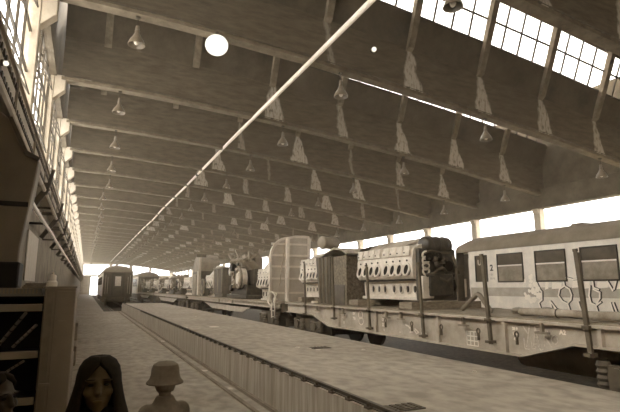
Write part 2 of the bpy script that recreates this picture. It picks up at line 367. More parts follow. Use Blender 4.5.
def make_left_window(L):
    fr = MB(); gl = MB(); sa = MB(); x = -1.76; n = max(3, round(L / 1.15))
    y0, y1, z0, z1 = .32, L - .12, 5.0, 9.42
    rows = 4
    for i in range(n + 1): y = y0 + (y1 - y0) * i / n; fr.box(x - .03, x + .03, y - .026, y + .026, z0, z1)
    for j in range(rows + 1): z = z0 + (z1 - z0) * j / rows; fr.box(x - .03, x + .03, y0, y1, z - .026, z + .026)
    rnd = random.Random(3)
    for i in range(n):
        for j in range(rows):
            a, b = y0 + (y1 - y0) * i / n + .02, y0 + (y1 - y0) * (i + 1) / n - .02; p, q = z0 + (z1 - z0) * j / rows + .02, z0 + (z1 - z0) * (j + 1) / rows - .02
            r = rnd.random()
            if r < .5:                                # a pivoted sash standing open
                t = (q - p) * .3; m_ = (p + q) / 2
                for yy in (a, b): sa.bar((x + t * .75, yy, m_ - t * 1.3), (x - t * .75, yy, m_ + t * 1.3), .04)
                for s_ in (-1, 1): sa.bar((x - s_ * t * .75, a, m_ + s_ * t * 1.3), (x - s_ * t * .75, b, m_ + s_ * t * 1.3), .025)
            elif r < .45:                              # broken pane: a jagged rest in the corner
                gl.prism([(a, p), (b, p), (b - .1, p + (q - p) * .25), (a + .3, p + (q - p) * .35), (a + .08, q - .1), (a, q)], x - .004, x + .004, 'x')
            else: gl.box(x - .004, x + .004, a, b, p, q)
    f = fr.build('window', 'bar', smooth=False); gl.build('pane', 'glass', f, smooth=False); sa.build('sash', 'bar', f, smooth=False)
    return f
wl = {}
for k in range(len(BY)):
    y = BY[k]; L = (BY[k + 1] if k + 1 < len(BY) else END) - y; key = round(L, 1)
    if key not in wl: wl[key] = make_left_window(L); w = wl[key]; w.location = (0, y, 0)
    else: w = dup(wl[key], (0, y, 0))
    d = k - 2; w.name = 'window_%d' % (k + 51)
    tag(w, 'tall steel window with tilted and broken panes, just past ' + ('the %s window-wall column in view' % ORD[d] if d >= 0 else ('the column overhead' if d == -1 else 'the column behind the camera')), 'window', 'tall windows of the left wall', 'structure')
g = MB().box(-1.42, -1.25, -6, 150, 4.46, 5.12).box(-1.5, -1.2, -6, 150, 5.12, 5.16).box(-1.5, -1.2, -6, 150, 4.42, 4.46).build('crane_beam', 'girder')
tag(g, 'riveted steel crane girder running along the left wall under the windows', 'crane girder', kind='structure')
rv = MB()
for z in (4.63, 4.95):
    rv.box(-1.25, -1.24, -6, 150, z - .03, z + .03)
    for i in range(170): rv.box(-1.24, -1.215, 2 + .2 * i, 2.1 + .2 * i, z - .04, z + .04)
rv.build('rivet_strip', 'dsteel', g, smooth=False)
st = MB()
for i in range(50): st.box(-1.25, -1.21, 2.6 + 3 * i, 2.63 + 3 * i, 4.46, 5.12)
st.build('stiffener', 'girder', g, smooth=False)
b0 = None
for k, y in enumerate(BY[2:]):
    if k == 0: continue
    if b0 is None: b0 = MB().bar((-1.53, 0, 3.5), (-1.05, 0, 4.26), .1, .14).bar((-1.57, 0, 4.35), (-.98, 0, 4.35), .09, .1).bar((-1.08, 0, 4.1), (-.95, 0, 4.75), .08).build('girder_bracket', 'dsteel'); b = b0
    else: b = b0.copy(); COL.objects.link(b)
    b.location = (0, y, 0)
    tag(b, 'dark steel bracket under the crane girder, below the %s window-wall column in view' % ORD[k], 'bracket', 'brackets of the crane girder')
def wall_pipe(z, x, r, m, label, y0=5, y1=90):
    t = thing('wall_pipe', label, 'pipe', (x, 0, z))
    pts = [(0, y0 + (y1 - y0) * i / 40, (.012 * math.sin(i * 1.7))) for i in range(41)]
    MB().sweep(pts, r, 8).build('tube', m, t)
    for i in range(16): MB().box(-.4, .0, y0 + 1 + 5 * i, y0 + 1.05 + 5 * i, -.1, -.04).build('hanger', 'dsteel', t)
wall_pipe(4.2, -1.12, .055, 'pale', 'pale pipe running close below the crane girder on the left wall')
wall_pipe(3.62, -1.2, .05, 'pipe', 'thin white pipe on the left wall, lowest of the two below the girder', 9, 90)

# ------------------------------------------------------------------ end wall
cols = [(-2.2, -.95), (5.75, 6.75), (11.35, 12.4), (17.1, 17.9), (23.2, 24)]
mb = MB()
for a, b in cols: mb.box(a, b, END, END + .5, 0, 8.9)
mb.box(-2.2, 24, END, END + .5, 8.6, 14)
mb.box(3.2, 24, END, END + .5, -.3, 5.6).box(-2.2, 3.2, END, END + .5, 5.0, 5.6)
tag(mb.build('wall_end', 'endw'), 'plastered far end wall with wide openings under the roof', 'wall', kind='structure')
d1 = MB().box(-.95, 1.1, END - .05, END + .05, 0, 5.0).build('door_1', 'endw'); tag(d1, 'tall pale sliding door standing half open in the far end wall', 'door', kind='structure')
mb = MB()
for x in (-.95, .05, 1.02): mb.box(x, x + .08, END - .1, END - .05, 0, 5)
for z in (0, 2.4, 4.9): mb.box(-.95, 1.1, END - .1, END - .05, z, z + .1)
mb.build('door_frame', 'steel', d1)

# ------------------------------------------------------------------ dusty air in the hall
hz = bpy.data.materials.new('dusty_air'); hz.use_nodes = True; nt = hz.node_tree; nt.nodes.clear()
vo = nt.nodes.new('ShaderNodeOutputMaterial'); vs_ = nt.nodes.new('ShaderNodeVolumeScatter'); vs_.inputs['Density'].default_value = .0024; vs_.inputs['Color'].default_value = (.95, .82, .62, 1); vs_.inputs['Anisotropy'].default_value = .2
nt.links.new(vs_.outputs[0], vo.inputs['Volume'])
tag(MB().box(-1.5, 23.0, 4, END - .2, .7, 13).build('haze', hz, smooth=False), 'thin dusty haze filling the air along the whole hall', 'haze', kind='structure')
S.cycles.volume_bounces = 1

# ------------------------------------------------------------------ ceiling lamps, overhead pipe
def make_lamp():
    t = thing('pendant_lamp', '', 'lamp', (0, 0, 0), 0, 'bell-shaped roof lamps')
    MB().lathe([(.045, -.02), (.06, -.1), (.05, -.13), (.07, -.16), (.06, -.24), (.085, -.28), (.11, -.34), (.18, -.44), (.22, -.53), (.24, -.6), (.225, -.6), (.2, -.53), (.16, -.44), (.09, -.37), (.05, -.34)], n=20).build('lamp_shade', 'enamel', t)
    MB().cyl((0, 0, -.03), (0, 0, .25), .014, n=6).box(-.06, .06, -.05, .05, .22, .27).build('cord', 'cable', t)
    MB().ball((0, 0, -.5), .075, .075, .1, 10, 8).build('bulb', 'bulb', t)
    return t
ROWS = [(.8, 'over the left aisle'), (7.4, 'over the flat wagons'), (13.9, 'between wagons and near coach'), (20.5, 'by the open side')]
lamp0 = None
for k, y in enumerate(BY[2:]):
    for x, rn in ROWS:
        lab = 'enamel lamp under the %s roof beam in view, row %s' % (ORD[k], rn)
        loc = (x + random.uniform(-.15, .15), y + .05, zb(x) - .27 + BZ(k + 2))
        if lamp0 is None: lamp0 = make_lamp(); lamp0.location = loc; lamp0['label'] = lab
        else: dup(lamp0, loc, lab)
t = thing('lamp_reflection_globe', 'large glowing globe added for a lamp reflection in glass, below the second roof beam in view', 'lamp', (3.02, 13.2, 9.33))  # no lamp hangs here: glowing globe stands in for a reflection
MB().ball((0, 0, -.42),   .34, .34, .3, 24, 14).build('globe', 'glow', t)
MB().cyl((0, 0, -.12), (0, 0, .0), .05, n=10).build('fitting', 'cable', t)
t = thing('lamp_reflection_dot', 'small glowing ball added for a lamp reflection in glass, on the dark roof web between the first two rows of lamps', 'lamp', (8.62, 13.44, 10.08))  # added glow in place of a small reflected light
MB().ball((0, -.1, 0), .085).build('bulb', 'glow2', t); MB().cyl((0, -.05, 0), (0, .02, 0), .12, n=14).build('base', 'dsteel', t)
t = thing('lamp_reflection_dot', 'small glowing ball added for a lamp reflection in glass, on the crane girder, before the first tall window', 'lamp', (-1.25, 7.2, 4.78))  # another small reflected light, built as an added glowing ball
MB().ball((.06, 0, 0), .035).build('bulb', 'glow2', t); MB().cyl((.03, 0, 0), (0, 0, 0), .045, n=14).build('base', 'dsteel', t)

t = thing('overhead_pipe', 'long white pipe slung lengthwise below the roof beams', 'pipe', (6.0, 0, 0))
pts = [(0, 2.5, 8.88), (0, 8, 8.9), (0, 13.8, 8.93), (0, 22.5, 9.0), (.02, 35, 9.02), (-.06, 46, 9.04), (.0, 53, 9.0), (-.1, 62, 9.05), (-.12, 80, 9.06), (-.16, 110, 9.08), (-.2, 150, 9.1)]
MB().sweep(pts, .075, 10).build('tube', 'pipe', t)
MB().cyl((0, 30.2, 9.01), (0, 30.5, 9.01), .11, n=12).build('coupling', 'cable', t)
for k, y in enumerate(BY[2:]): MB().box(-.02, .02, y + .08, y + .12, 8.9, zb(6) + BZ(k + 2) + .02).build('hanger', 'dsteel', t)

# ------------------------------------------------------------------ rolling stock
def bogie(parent, x0, x1, yc, wb=1.3, name='bogie'):
    xm0, xm1 = x0 + .42, x1 - .42
    f = MB()
    for x in (x0 + .22, x1 - .3):
        f.box(x, x + .08, yc - wb / 2 - .4, yc + wb / 2 + .4, .86, .97).prism([(yc - .42, .86), (yc + .42, .86), (yc + .28, .55), (yc - .28, .55)], x, x + .08, 'x')
    f.box(x0 + .3, x1 - .3, yc - .2, yc + .2, .6, .85)
    o = f.build(name, 'rustd', parent)
    for sy in (-1, 1):
        y = yc + sy * wb / 2
        w = MB()
        for x in (xm0, xm1 - .12): w.cyl((x, y, .47), (x + .12, y, .47), .47, n=24).cyl((x - .01, y, .47), (x + .03, y, .47), .5, n=24)
        w.cyl((xm0, y, .47), (xm1, y, .47), .08, n=10)
        w.build('wheelset', 'dsteel', o)
        for x in (x0 + .1, x1 - .22):
            a = MB(); a.box(x, x + .14, y - .14, y + .14, .36, .8).cyl((x - .05, y, .66), (x, y, .66), .12, n=14)
            for q in (-.24, .24):
                a.lathe([(.08, .5), (.1, .54), (.08, .58), (.1, .62), (.08, .66), (.1, .7), (.08, .74), (.1, .78), (.08, .84)], (x + .07, y + q, 0), 10)
            a.build('axle_box', 'stake', o)
    return o
HOOK = lambda mb, y, z: mb.ring((-.03, y, z), (1, 0, 0), .045, .014, 12, 5, .8).box(-.05, -.01, y - .012, y + .012, z - .15, z - .04)
def flat_wagon(label, X, y0, y1, belly, z_end, z_mid, stakes, ribs, bog, hooks=(), tees=(), zt=1.33, W=2.75, gap=False):
    t = thing('flat_wagon', label, 'railway wagon', (X, 0, 0), 0, 'flat wagons on the middle track')
    a, b, c, d = belly
    for nm, xs in (('side_sill', (.08, .12)), ('side_sill', (W - .12, W - .08))):
        mb = MB(); poly = [(y0, z_end), (a, z_end), (b, z_mid), (c, z_mid), (d, z_end), (y1, z_end), (y1, zt - .06), (y0, zt - .06)]
        if gap:
            poly = [(y0, zt - .2), (a, zt - .2), (b, zt - .2), (c, zt - .2), (d, zt - .2), (y1, zt - .2), (y1, zt - .06), (y0, zt - .06)]
            MB().prism([(a, .98), (b, z_mid), (c, z_mid), (d, .98)], xs[0], xs[1], 'x').build('truss_belly', 'rust', t)
        mb.prism(poly, xs[0], xs[1], 'x')
        sx0, sx1 = (xs[0] - .08, xs[1] + .08)
        for (p, q) in zip(poly[:6], poly[1:6]): mb.bar(((sx0 + sx1) / 2, p[0], p[1]), ((sx0 + sx1) / 2, q[0], q[1]), .2, .03)
        for r in ribs: mb.box(xs[0] - .07, xs[0], r - .03, r + .03, z_mid if b < r < c else z_end, zt - .06)
        mb.build(nm, 'rust', t)
    MB().box(-.02, W + .02, y0, y1, zt - .06, zt - .02).build('deck_frame', 'rust', t)
    n = int((y1 - y0) / .22); dk = MB()
    for i in range(n): yy = y0 + (y1 - y0) * i / n; dk.box(.06, W - .06, yy + .006, yy + (y1 - y0) / n - .006, zt - .02, zt + random.uniform(-.004, .006))
    dk.build('deck', 'wood', t, smooth=False)
    MB().box(W / 2 - .2, W / 2 + .2, y0, y1, .8, 1.25).box(.15, W - .15, y0, y0 + .15, .95, 1.27).box(.15, W - .15, y1 - .15, y1, .95, 1.27).build('centre_sill', 'rustd', t)
    for (sy, zb_, zt_) in stakes:
        ln = .055 * (zt_ - zb_)
        s_ = MB().bar((-.03, sy, zb_), (-.035, sy + ln, zt_), .055, .012, (1, 0, 0))
        for q in (-.026, .026): s_.bar((-.012, sy + q, zb_), (-.017, sy + q + ln, zt_ - .03), .008, .045, (1, 0, 0))
        s_.bar((-.03, sy + ln, zt_ - .02), (-.036, sy + ln, zt_ + .02), .05, .05)
        k_ = s_.build('stake', 'stake', t)
        MB().box(-.1, .06, sy - .04, sy + .05, zb_ + .02, zb_ + .06).build('socket', 'stake', k_); MB().box(-.08, .06, sy - .045, sy + .06, zt - .08, zt - .03).build('collar', 'stake', k_)
    for yb in bog: bogie(t, 0, W, yb)
    for e, sg in ((y0, -1), (y1, 1)):
        for x in (.5, W - .5):
            MB().cyl((x, e, 1.02), (x, e + sg * .35, 1.02), .07, n=12).cyl((x, e + sg * .35, 1.02), (x, e + sg * .4, 1.02), .2, n=20).build('buffer', 'dsteel', t)
    for y, z in hooks: HOOK(MB(), y, z).build('rope_hook', 'rustd', t)
    for y in tees: MB().box(-.06, .0, y - .02, y + .02, zt - .18, zt - .04).box(-.07, .0, y - .11, y + .11, zt - .2, zt - .17).build('lashing_ring', 'steel', t)
    return t
SX = 6.2
w1 = flat_wagon('nearest flat wagon with tall stakes, carrying the big engine and chalk scrawl on its sill', SX, 1.2, 15.45, (4.75, 5.65, 12.34, 13.35), 1.02, .76,
    [(13.77, .98, 2.6), (11.87, .95, 2.68), (10.05, .82, 2.34), (8.02, .82, 2.3), (6.24, .88, 2.36), (4.47, .88, 2.32), (2.6, .88, 2.3)],
    [11.7, 9.85, 7.62, 5.98, 4.35], (14.0, 3.55), [(9.35, 1.08), (8.38, 1.07), (7.46, 1.07), (6.50, 1.07), (5.68, 1.08)], [12.9, 11.35, 9.3, 8.75, 6.85, 5.2])
MB().cyl((1.0, 4.75, .72), (1.0, 6.4, .72), .28, n=20).ball((1.0, 4.75, .72), .28, .12, .28).ball((1.0, 6.4, .72), .28, .12, .28).build('air_reservoir', 'rust', w1)
# painted and chalked writing on the sill (side faces -x)
def text_on(parent, s, y, z, size, m, x, name='lettering', shear=0, bold=0.0, rot=0):
    cu = bpy.data.curves.new(name, 'FONT'); cu.body = s; cu.size = size; cu.extrude = .002; cu.shear = shear; cu.offset = bold
    o = bpy.data.objects.new(name, cu)
    dg = bpy.context.evaluated_depsgraph_get(); COL.objects.link(o); bpy.context.view_layer.update()
    me = bpy.data.meshes.new_from_object(o.evaluated_get(bpy.context.evaluated_depsgraph_get())); COL.objects.unlink(o); bpy.data.objects.remove(o)
    me.transform(Matrix(((0, 0, -1, x), (-1, 0, 0, y), (0, 1, 0, z), (0, 0, 0, 1))) @ Matrix.Rotation(rot, 4, 'Z'))
    me.materials.clear(); me.materials.append(M[m]); me.name = name
    q = bpy.data.objects.new(name, me); COL.objects.link(q); q.parent = parent
    return q
def strokes(parent, paths, w, m, x, name):
    mb = MB()
    for p in paths:
        for a, b in zip(p, p[1:]): mb.bar((x, a[0], a[1]), (x, b[0], b[1]), .006, w, (0, 0, 1)) if False else mb.add(*seg(a, b, w, x))
    return mb.build(name, m, parent, smooth=False)
def seg(a, b, w, x, th=.004):
    dy, dz = b[0] - a[0], b[1] - a[1]; L = math.hypot(dy, dz) or 1; ny, nz = -dz / L * w / 2, dy / L * w / 2; ey, ez = dy / L * w * .3, dz / L * w * .3
    q = [(a[0] + ny - ey, a[1] + nz - ez), (b[0] + ny + ey, b[1] + nz + ez), (b[0] - ny + ey, b[1] - nz + ez), (a[0] - ny - ey, a[1] - nz - ez)]
    vs = [(x, *p) for p in q] + [(x - th, *p) for p in q]
    return vs, [(0, 1, 2, 3), (7, 6, 5, 4), (0, 4, 5, 1), (1, 5, 6, 2), (2, 6, 7, 3), (3, 7, 4, 0)]
XF = .078
for s_, y, z, sz in (('31 80', 11.56, 1.18, .085), ('33 51', 11.56, 1.09, .085), ('4 719', 11.56, 1.0, .085), ('V', 11.52, .86, .1), ('RIV', 11.02, 1.13, .09), ('30t', 11.02, 1.0, .11),
                     ('B', 9.68, 1.19, .09), ('O', 9.66, 1.05, .1), ('X', 9.66, .93, .11), ('1', 9.6, .83, .07), ('- -', 8.98, .84, .06),
                     ('R 24', 6.06, 1.14, .06), ('S 31', 6.06, 1.07, .06), ('20 9', 5.86, 1.14, .06), ('1.07', 5.86, 1.06, .06), ('4,2', 5.84, .98, .06), ('A2', 5.0, 1.14, .09)):
    text_on(w1, s_, y, z, sz, 'paint', XF, bold=.004)
strokes(w1, [[(10.62 + .1 * math.cos(q * PI / 8), 1.14 + .09 * math.sin(q * PI / 8)) for q in range(17)], [(10.6 + .11 * math.cos(q * PI / 8), .99 + .09 * math.sin(q * PI / 8)) for q in range(17)]], .03, 'paint', XF, 'lettering')
strokes(w1, [[(8.74, 1.02), (8.64, 1.0), (8.55, .93)], [(8.6, .98), (8.5, .9), (8.6, .88), (8.52, .94)], [(8.42, .96), (8.3, .9), (8.38, .87), (8.44, .93)], [(8.2, .98), (8.1, .93), (8.2, .89), (8.06, .9)]], .03, 'paint', XF, 'lettering')
strokes(w1, [[(6.9, 1.04), (6.63, 1.04), (6.63, .8), (6.9, .8), (6.9, 1.04)], [(6.9, .96), (6.63, .96)], [(6.9, .88), (6.63, .88)], [(6.81, 1.04), (6.81, .8)], [(6.72, 1.04), (6.72, .8)]], .018, 'paint', XF, 'lettering')
ch = [[(5.64, 1.21), (5.56, 1.1)], [(5.52, 1.22), (5.58, .96), (5.6, .9)], [(5.46, .92), (5.42, 1.22), (5.35, .93)], [(5.44, 1.06), (5.37, 1.06)],
      [(5.27, .94), (5.26, 1.17), (5.2, 1.17), (5.17, 1.1), (5.24, 1.07), (5.15, .95)], [(5.09 + .055 * math.cos(q * PI / 5), 1.05 + .06 * math.sin(q * PI / 5)) for q in range(11)],
      [(5.64, 1.02), (5.63, .87), (5.55, .87)], [(5.5, .98), (5.49, .89), (5.43, .89), (5.42, .98)], [(5.33, .97), (5.38, .93), (5.33, .87), (5.3, .9)]]
strokes(w1, ch, .017, 'chalk', XF, 'chalk_scrawl')

# --- diesel engines
def engine(label, loc, L, n, pale='alu', rz=0, end=True, H=1.38, W=1.28, group='diesel engines on the wagons'):
    t = thing('diesel_engine', label, 'engine', loc, rz, group)
    MB().prism([(.24, 0), (W - .24, 0), (W - .2, .5), (.2, .5)], .02, L - .02, 'y').box(.16, W - .16, 0, L, 0, .07).build('crankcase', pale, t, bevel=.01)
    prof = [(.2, .44), (.03, .5), (0, .62), (.0, .95), (.06, 1.18), (.22, 1.27), (W / 2, H), (W - .22, 1.27), (W - .06, 1.18), (W, .95), (W, .62), (W - .03, .5), (W - .2, .44)]
    b = MB().prism(prof, .03, L - .03, 'y')
    blk = b.build('cylinder_bank', pale, t, angle=25)
    gap = .12 if n == 8 else 0; p = (L - .16 - gap) / n
    for i in range(n):
        y = .08 + p * (i + .5) + (gap if i >= n / 2 else 0)
        MB().ring((-.035, y, .70), (1, 0, -.25), p * .5, .03, 22, 6, .82).build('port_ring', pale, t); MB().cyl((-.04, y, .70), (.03, y, .685), p * .43, n=20).build('exhaust_port', 'hole', t)
        MB().box(-.035, .1, y - p * .44, y + p * .44, 1.02, 1.15).box(-.01, .2, y - p * .42, y + p * .42, 1.15, 1.25).build('cylinder_head', pale, t, bevel=.008)
        MB().cyl((-.02, y, .91), (.02, y, .91), .022, n=8).build('bolt', 'hole', t); MB().cyl((-.05, y + p * .2, 1.09), (0, y + p * .2, 1.09), .018, n=6).build('bolt', 'hole', t)
        MB().ring((.205, y, .26), (1, 0, 0), p * .38, .022, 18, 5, .78).build('hatch_ring', pale, t); MB().cyl((.19, y + p * .06, .25), (.235, y, .25), p * .27, n=14).build('hatch_opening', 'alud', t)
    MB().box(.16, .24, .1, L - .1, .455, .5).cyl((.1, .05, .475), (.1, L - .05, .475), .035, n=8).build('oil_gallery', 'alud', t)
    MB().prism([(.25, 1.27), (W * .5, H + .1), (W * .5 + .1, H + .1), (W - .25, 1.27)], .25, L - .1, 'y').build('top_cover', 'tarp' if end else pale, t)
    if end:                                       # the gear end that faces the platform camera
        MB().box(.1, W - .1, -.08, .06, .0, 1.18).box(.3, W - .3, -.2, -.06, .1, .6).build('gear_case', 'alud', t, bevel=.03)
        c = MB(); r_ = .205
        c.cyl((.38, .06, 1.27), (W - .26, .06, 1.27), r_, n=22).ball((.38, .06, 1.27), .1, r_, r_).ball((W - .26, .06, 1.27), .1, r_, r_)
        for x in (.5, .7, .9): c.ring((x, .06, 1.27), (1, 0, 0), r_ + .005, .012, 22, 5)
        c.build('intake_cooler', 'alud', t)
        s_ = MB()
        for k in range(4): s_.ring((.28, -.1, .66 + .12 * k), (0, 1, .1), .085, .025, 14, 6)
        s_.build('pipe_coil', pale, t)
        MB().box(.12, .44, -.16, -.02, .05, .55).build('side_plate', pale, t, bevel=.02)
        for x, z, r in ((.36, .98, .10), (.62, .99, .10), (.42, .28, .09), (.9, .78, .12), (.95, .35, .15)): MB().cyl((x, -.16, z), (x, -.02, z), r, n=18).build('flange_opening', 'hole', t)
        m = MB().ball((.52, -.14, .93), .07, .07, .07).ball((.56, -.14, .82), .06, .06, .08)
        m.sweep([(.24, -.16, .56), (.42, -.2, .6), (.55, -.2, .7), (.72, -.18, .72), (.86, -.1, .66)], .04, 8)
        m.sweep([(.45, -.1, .45), (.6, -.2, .5), (.78, -.2, .42), (.9, -.18, .5), (1.1, -.1, .48)], .035, 8)
        m.sweep([(1.1, -.06, 1.05), (1.14, -.14, .8), (1.08, -.16, .5), (1.12, -.1, .2)], .035, 8)
        m.sweep([(.2, -.06, 1.05), (.4, -.15, 1.12), (.7, -.12, 1.08), (1.0, -.14, 1.1)], .03, 8)
        for x, z in ((.5, .5), (.66, .55), (.72, .86), (.8, .92), (1.2, .62), (.9, .3), (.62, .72)): m.box(x - .04, x + .04, -.2, -.04, z - .03, z + .05)
        m.build('hose', 'dsteel', t)
        v = MB()
        for i in range(14):
            x, z = random.uniform(.2, 1.15), random.uniform(.15, 1.1); v.ball((x, -.1, z), random.uniform(.02, .05), .09, random.uniform(.02, .05), 8, 6)
        v.build('fitting', 'alud', t)
    return t
E1 = engine('large pale V-engine with a row of eight dark exhaust ports, on the nearest flat wagon', (6.72, 9.0, 1.52), 2.52, 8)
MB().sweep([(.15, 2.45, .95), (.05, 2.53, 1.12), (.18, 2.56, 1.3), (.45, 2.5, 1.38), (.7, 2.2, 1.42)], .05, 10).build('exhaust_pipe', 'alud', E1)
MB().prism([(.12, 1.26), (.75, 1.48), (.75, 1.5), (.12, 1.28)], .4, 1.5, 'y').build('loose_cover', 'pale', E1)
for y0, y1, lab in ((8.7, 9.2, 'square packing timber under the near end of the large engine'), (11.0, 11.5, 'square packing timber under the far end of the large engine')):
    tag(MB().box(6.42, 8.4, y0, y1 - .24, 1.34, 1.5).box(6.44, 8.38, y1 - .22, y1, 1.34, 1.49).build('packing_timber', 'sleeper', bevel=.01), lab, 'timber', 'packing timbers under the large engine')
E2 = engine('pale engine half hidden behind the upright dark sheet-metal crate, on the nearest flat wagon', (6.72, 13.75, 1.5), 1.68, 6, end=False)
tag(MB().box(6.6, 8.3, 13.75, 14.05, 1.34, 1.49).box(6.6, 8.3, 15.0, 15.3, 1.34, 1.49).build('packing_timber', 'sleeper', bevel=.01), 'packing timbers under the engine behind the dark crate', 'timber')
t = thing('radiator_crate', 'upright dark sheet-metal radiator crate between the two engines', 'crate', (6.5, 11.74, 1.34))
MB().box(.1, 1.7, .1, 1.85, 0, 1.36).build('body', 'sheet', t, bevel=.02)
MB().prism([(.08, 0), (.85, 0), (.85, 1.36), (.08, 1.36)], .04, .1, 'x').box(.02, .06, .02, .1, 0, 1.4).box(.02, .06, .86, .94, 0, 1.4).build('mesh_panel', 'sheet', t)
MB().prism([(.95, 0.0), (1.7, 0), (1.95, 1.38), (.98, 1.38)], .0, .06, 'x').build('side_panel', 'dsteel', t)
mb = MB()
for y in (1.12, 1.36, 1.6): mb.bar((-.02, y, .02), (-.02, y + .12 * (y - 1), 1.36), .03, .05)
mb.build('panel_rib', 'steel', t)
pr = [(-.04, 1.42), (.3, 1.56), (.7, 1.62), (1.2, 1.52), (1.55, 1.43), (1.97, 1.42), (1.97, 1.38), (1.55, 1.39), (1.2, 1.48), (.7, 1.57), (.3, 1.52), (-.04, 1.38)]
MB().prism(pr, -.02, 1.7, 'x').build('cover_sheet', 'tarp', t)
MB().prism([(.02, 0), (.06, 0), (.06, .62), (.02, .48)], .15, .85, 'y').build('dark_plate', 'dsteel', t)
t = thing('steel_drum', 'small round steel tank lying on top of the dark crate', 'drum', (6.58, 12.95, 3.14))
MB().lathe([(.1, -.34), (.17, -.32), (.19, -.28), (.19, .28), (.17, .32), (.1, .34)], n=20).build('shell', 'steel', t).rotation_euler = (0, PI / 2, .35)
MB().box(-.2, -.12, -.15, .15, -.19, -.1).box(.12, .2, -.15, .15, -.19, -.1).build('cradle', 'steel', t)
pts = [(6.75, 7.5, 1.39), (6.72, 7.08, 1.665), (6.72, 7.03, 1.685), (6.72, 6.98, 1.66), (6.75, 6.78, 1.40), (6.78, 6.74, 1.385)]
tag(MB().sweep(pts, .047, 10).build('bent_pipe', 'steel'), 'bent steel pipe lying like a gable on the bare end of the flat wagon', 'pipe')
t = thing('pipe_roll', 'long pipe wrapped in grey sheeting, lying along the bare end of the flat wagon', 'pipe', (6.6, 0, 1.412))
MB().sweep([(0, 5.95, .0), (.0, 5.4, .01), (.01, 4.8, 0), (0, 4.2, .005), (.02, 3.2, .01), (0, 2.2, .005)], [.062, .066, .06, .07, .064, .062], 14).build('wrapping', 'tarp', t)
MB().ring((0, 5.25, .005), (0, 1, 0), .067, .01, 16, 6).ring((0, 3.9, .005), (0, 1, 0), .071, .01, 16, 6).build('strap', 'dsteel', t)
for i, (x, y, r, lab) in enumerate(((7.1, 6.45, .075, 'lump of scrap beside the bent pipe'), (6.95, 6.2, .06, 'crumpled scrap sheet between the bent pipe and the wrapped roll'), (7.4, 6.1, .08, 'dark scrap casting behind the wrapped roll'))):
    mb = MB().ball((x, y, 1.345 + r * .78), r * 1.6, r * 1.9, r * .75, 9, 6).box(x - r, x + r, y - r * 2, y + r, 1.343, 1.365)
    tag(mb.build('scrap_metal', ('steel', 'tarp', 'dsteel')[i], angle=20), lab + ' on the near wagon deck', 'scrap')
tag(MB().box(6.3, 6.45, 13.45, 13.6, 1.34, 1.41).build('paper_packet', 'paper', bevel=.01), 'small white packet on the deck at the foot of the dark crate', 'packet')

# --- bulkhead on the second wagon and that wagon's load
w2 = flat_wagon('second flat wagon along, the one with the tall pale bulkhead', SX + .02, 16.3, 33.4, (19.8, 20.9, 26.4, 28.2), 1.17, .74, [], [], (17.6, 31.4), [], [22, 24.5], zt=1.3, gap=True)
out = [(0, 0), (0, 1.6)] + [(.7 - .7 * math.cos(q * PI / 16), 1.6 + .78 * math.sin(q * PI / 16)) for q in range(1, 9)] + [(1.0, 2.45), (1.4, 2.46), (1.58, 2.44), (1.58, 0)]
bh = MB().prism(out, 0, .05, 'y').build('bulkhead', 'bpanel', w2, angle=25); bh.location = (-.02, 17.05, 1.3); t = bh
rim = MB()
for a, b in zip(out, out[1:]): rim.bar((a[0], -.03, a[1]), (b[0], -.03, b[1]), .09, .1, (0, 1, 0))
rim.build('rim', 'bulk', t)
rb = MB().box(.6, .72, -.16, .0, 0, 2.36)
rb.build('post', 'bulk', t, bevel=.01)
rb = MB()
for z in (.32, .85, 1.3, 1.72, 2.15): rb.box(.04, 1.56, -.08, .0, z - .035, z + .035)
rb.build('rib', 'bulk', t)
MB().sweep([(.42, -.06, 1.1), (.4, -.16, 1.3), (.46, -.16, 1.55), (.5, -.06, 1.8)], .02, 6).sweep([(.3, -.06, .5), (.36, -.14, .7), (.4, -.06, 1.0)], .02, 6).build('handrail', 'pale', t)
bw = MB().ring((-.06, -.35, .12), (1, .3, 0), .24, .028, 18, 6).bar((.1, -.35, -.1), (.1, -.35, .34), .02).bar((.1, -.55, .1), (.1, -.15, .14), .02).bar((.1, -.3, .1), (.1, -.1, .1), .03).bar((-.05, -.2, -.3), (.1, -.5, .3), .03).bar((-.05, -.35, -.4), (-.05, -.35, .0), .03)
bw.build('brake_wheel', 'bulk', t)
mb = MB()
for y in (-.75, -.45): mb.bar((-.08, y, -.55), (-.08, y, .05), .03)
for z in (-.5, -.3, -.1): mb.bar((-.08, -.75, z), (-.08, -.45, z), .03)
mb.bar((.6, -.7, -.45), (.6, -.3, .1), .05).build('step', 'bulk', t)
engine('pale engine standing just behind the tall ribbed bulkhead', (6.45, 17.75, 1.31), 1.5, 4, end=False, H=1.75)
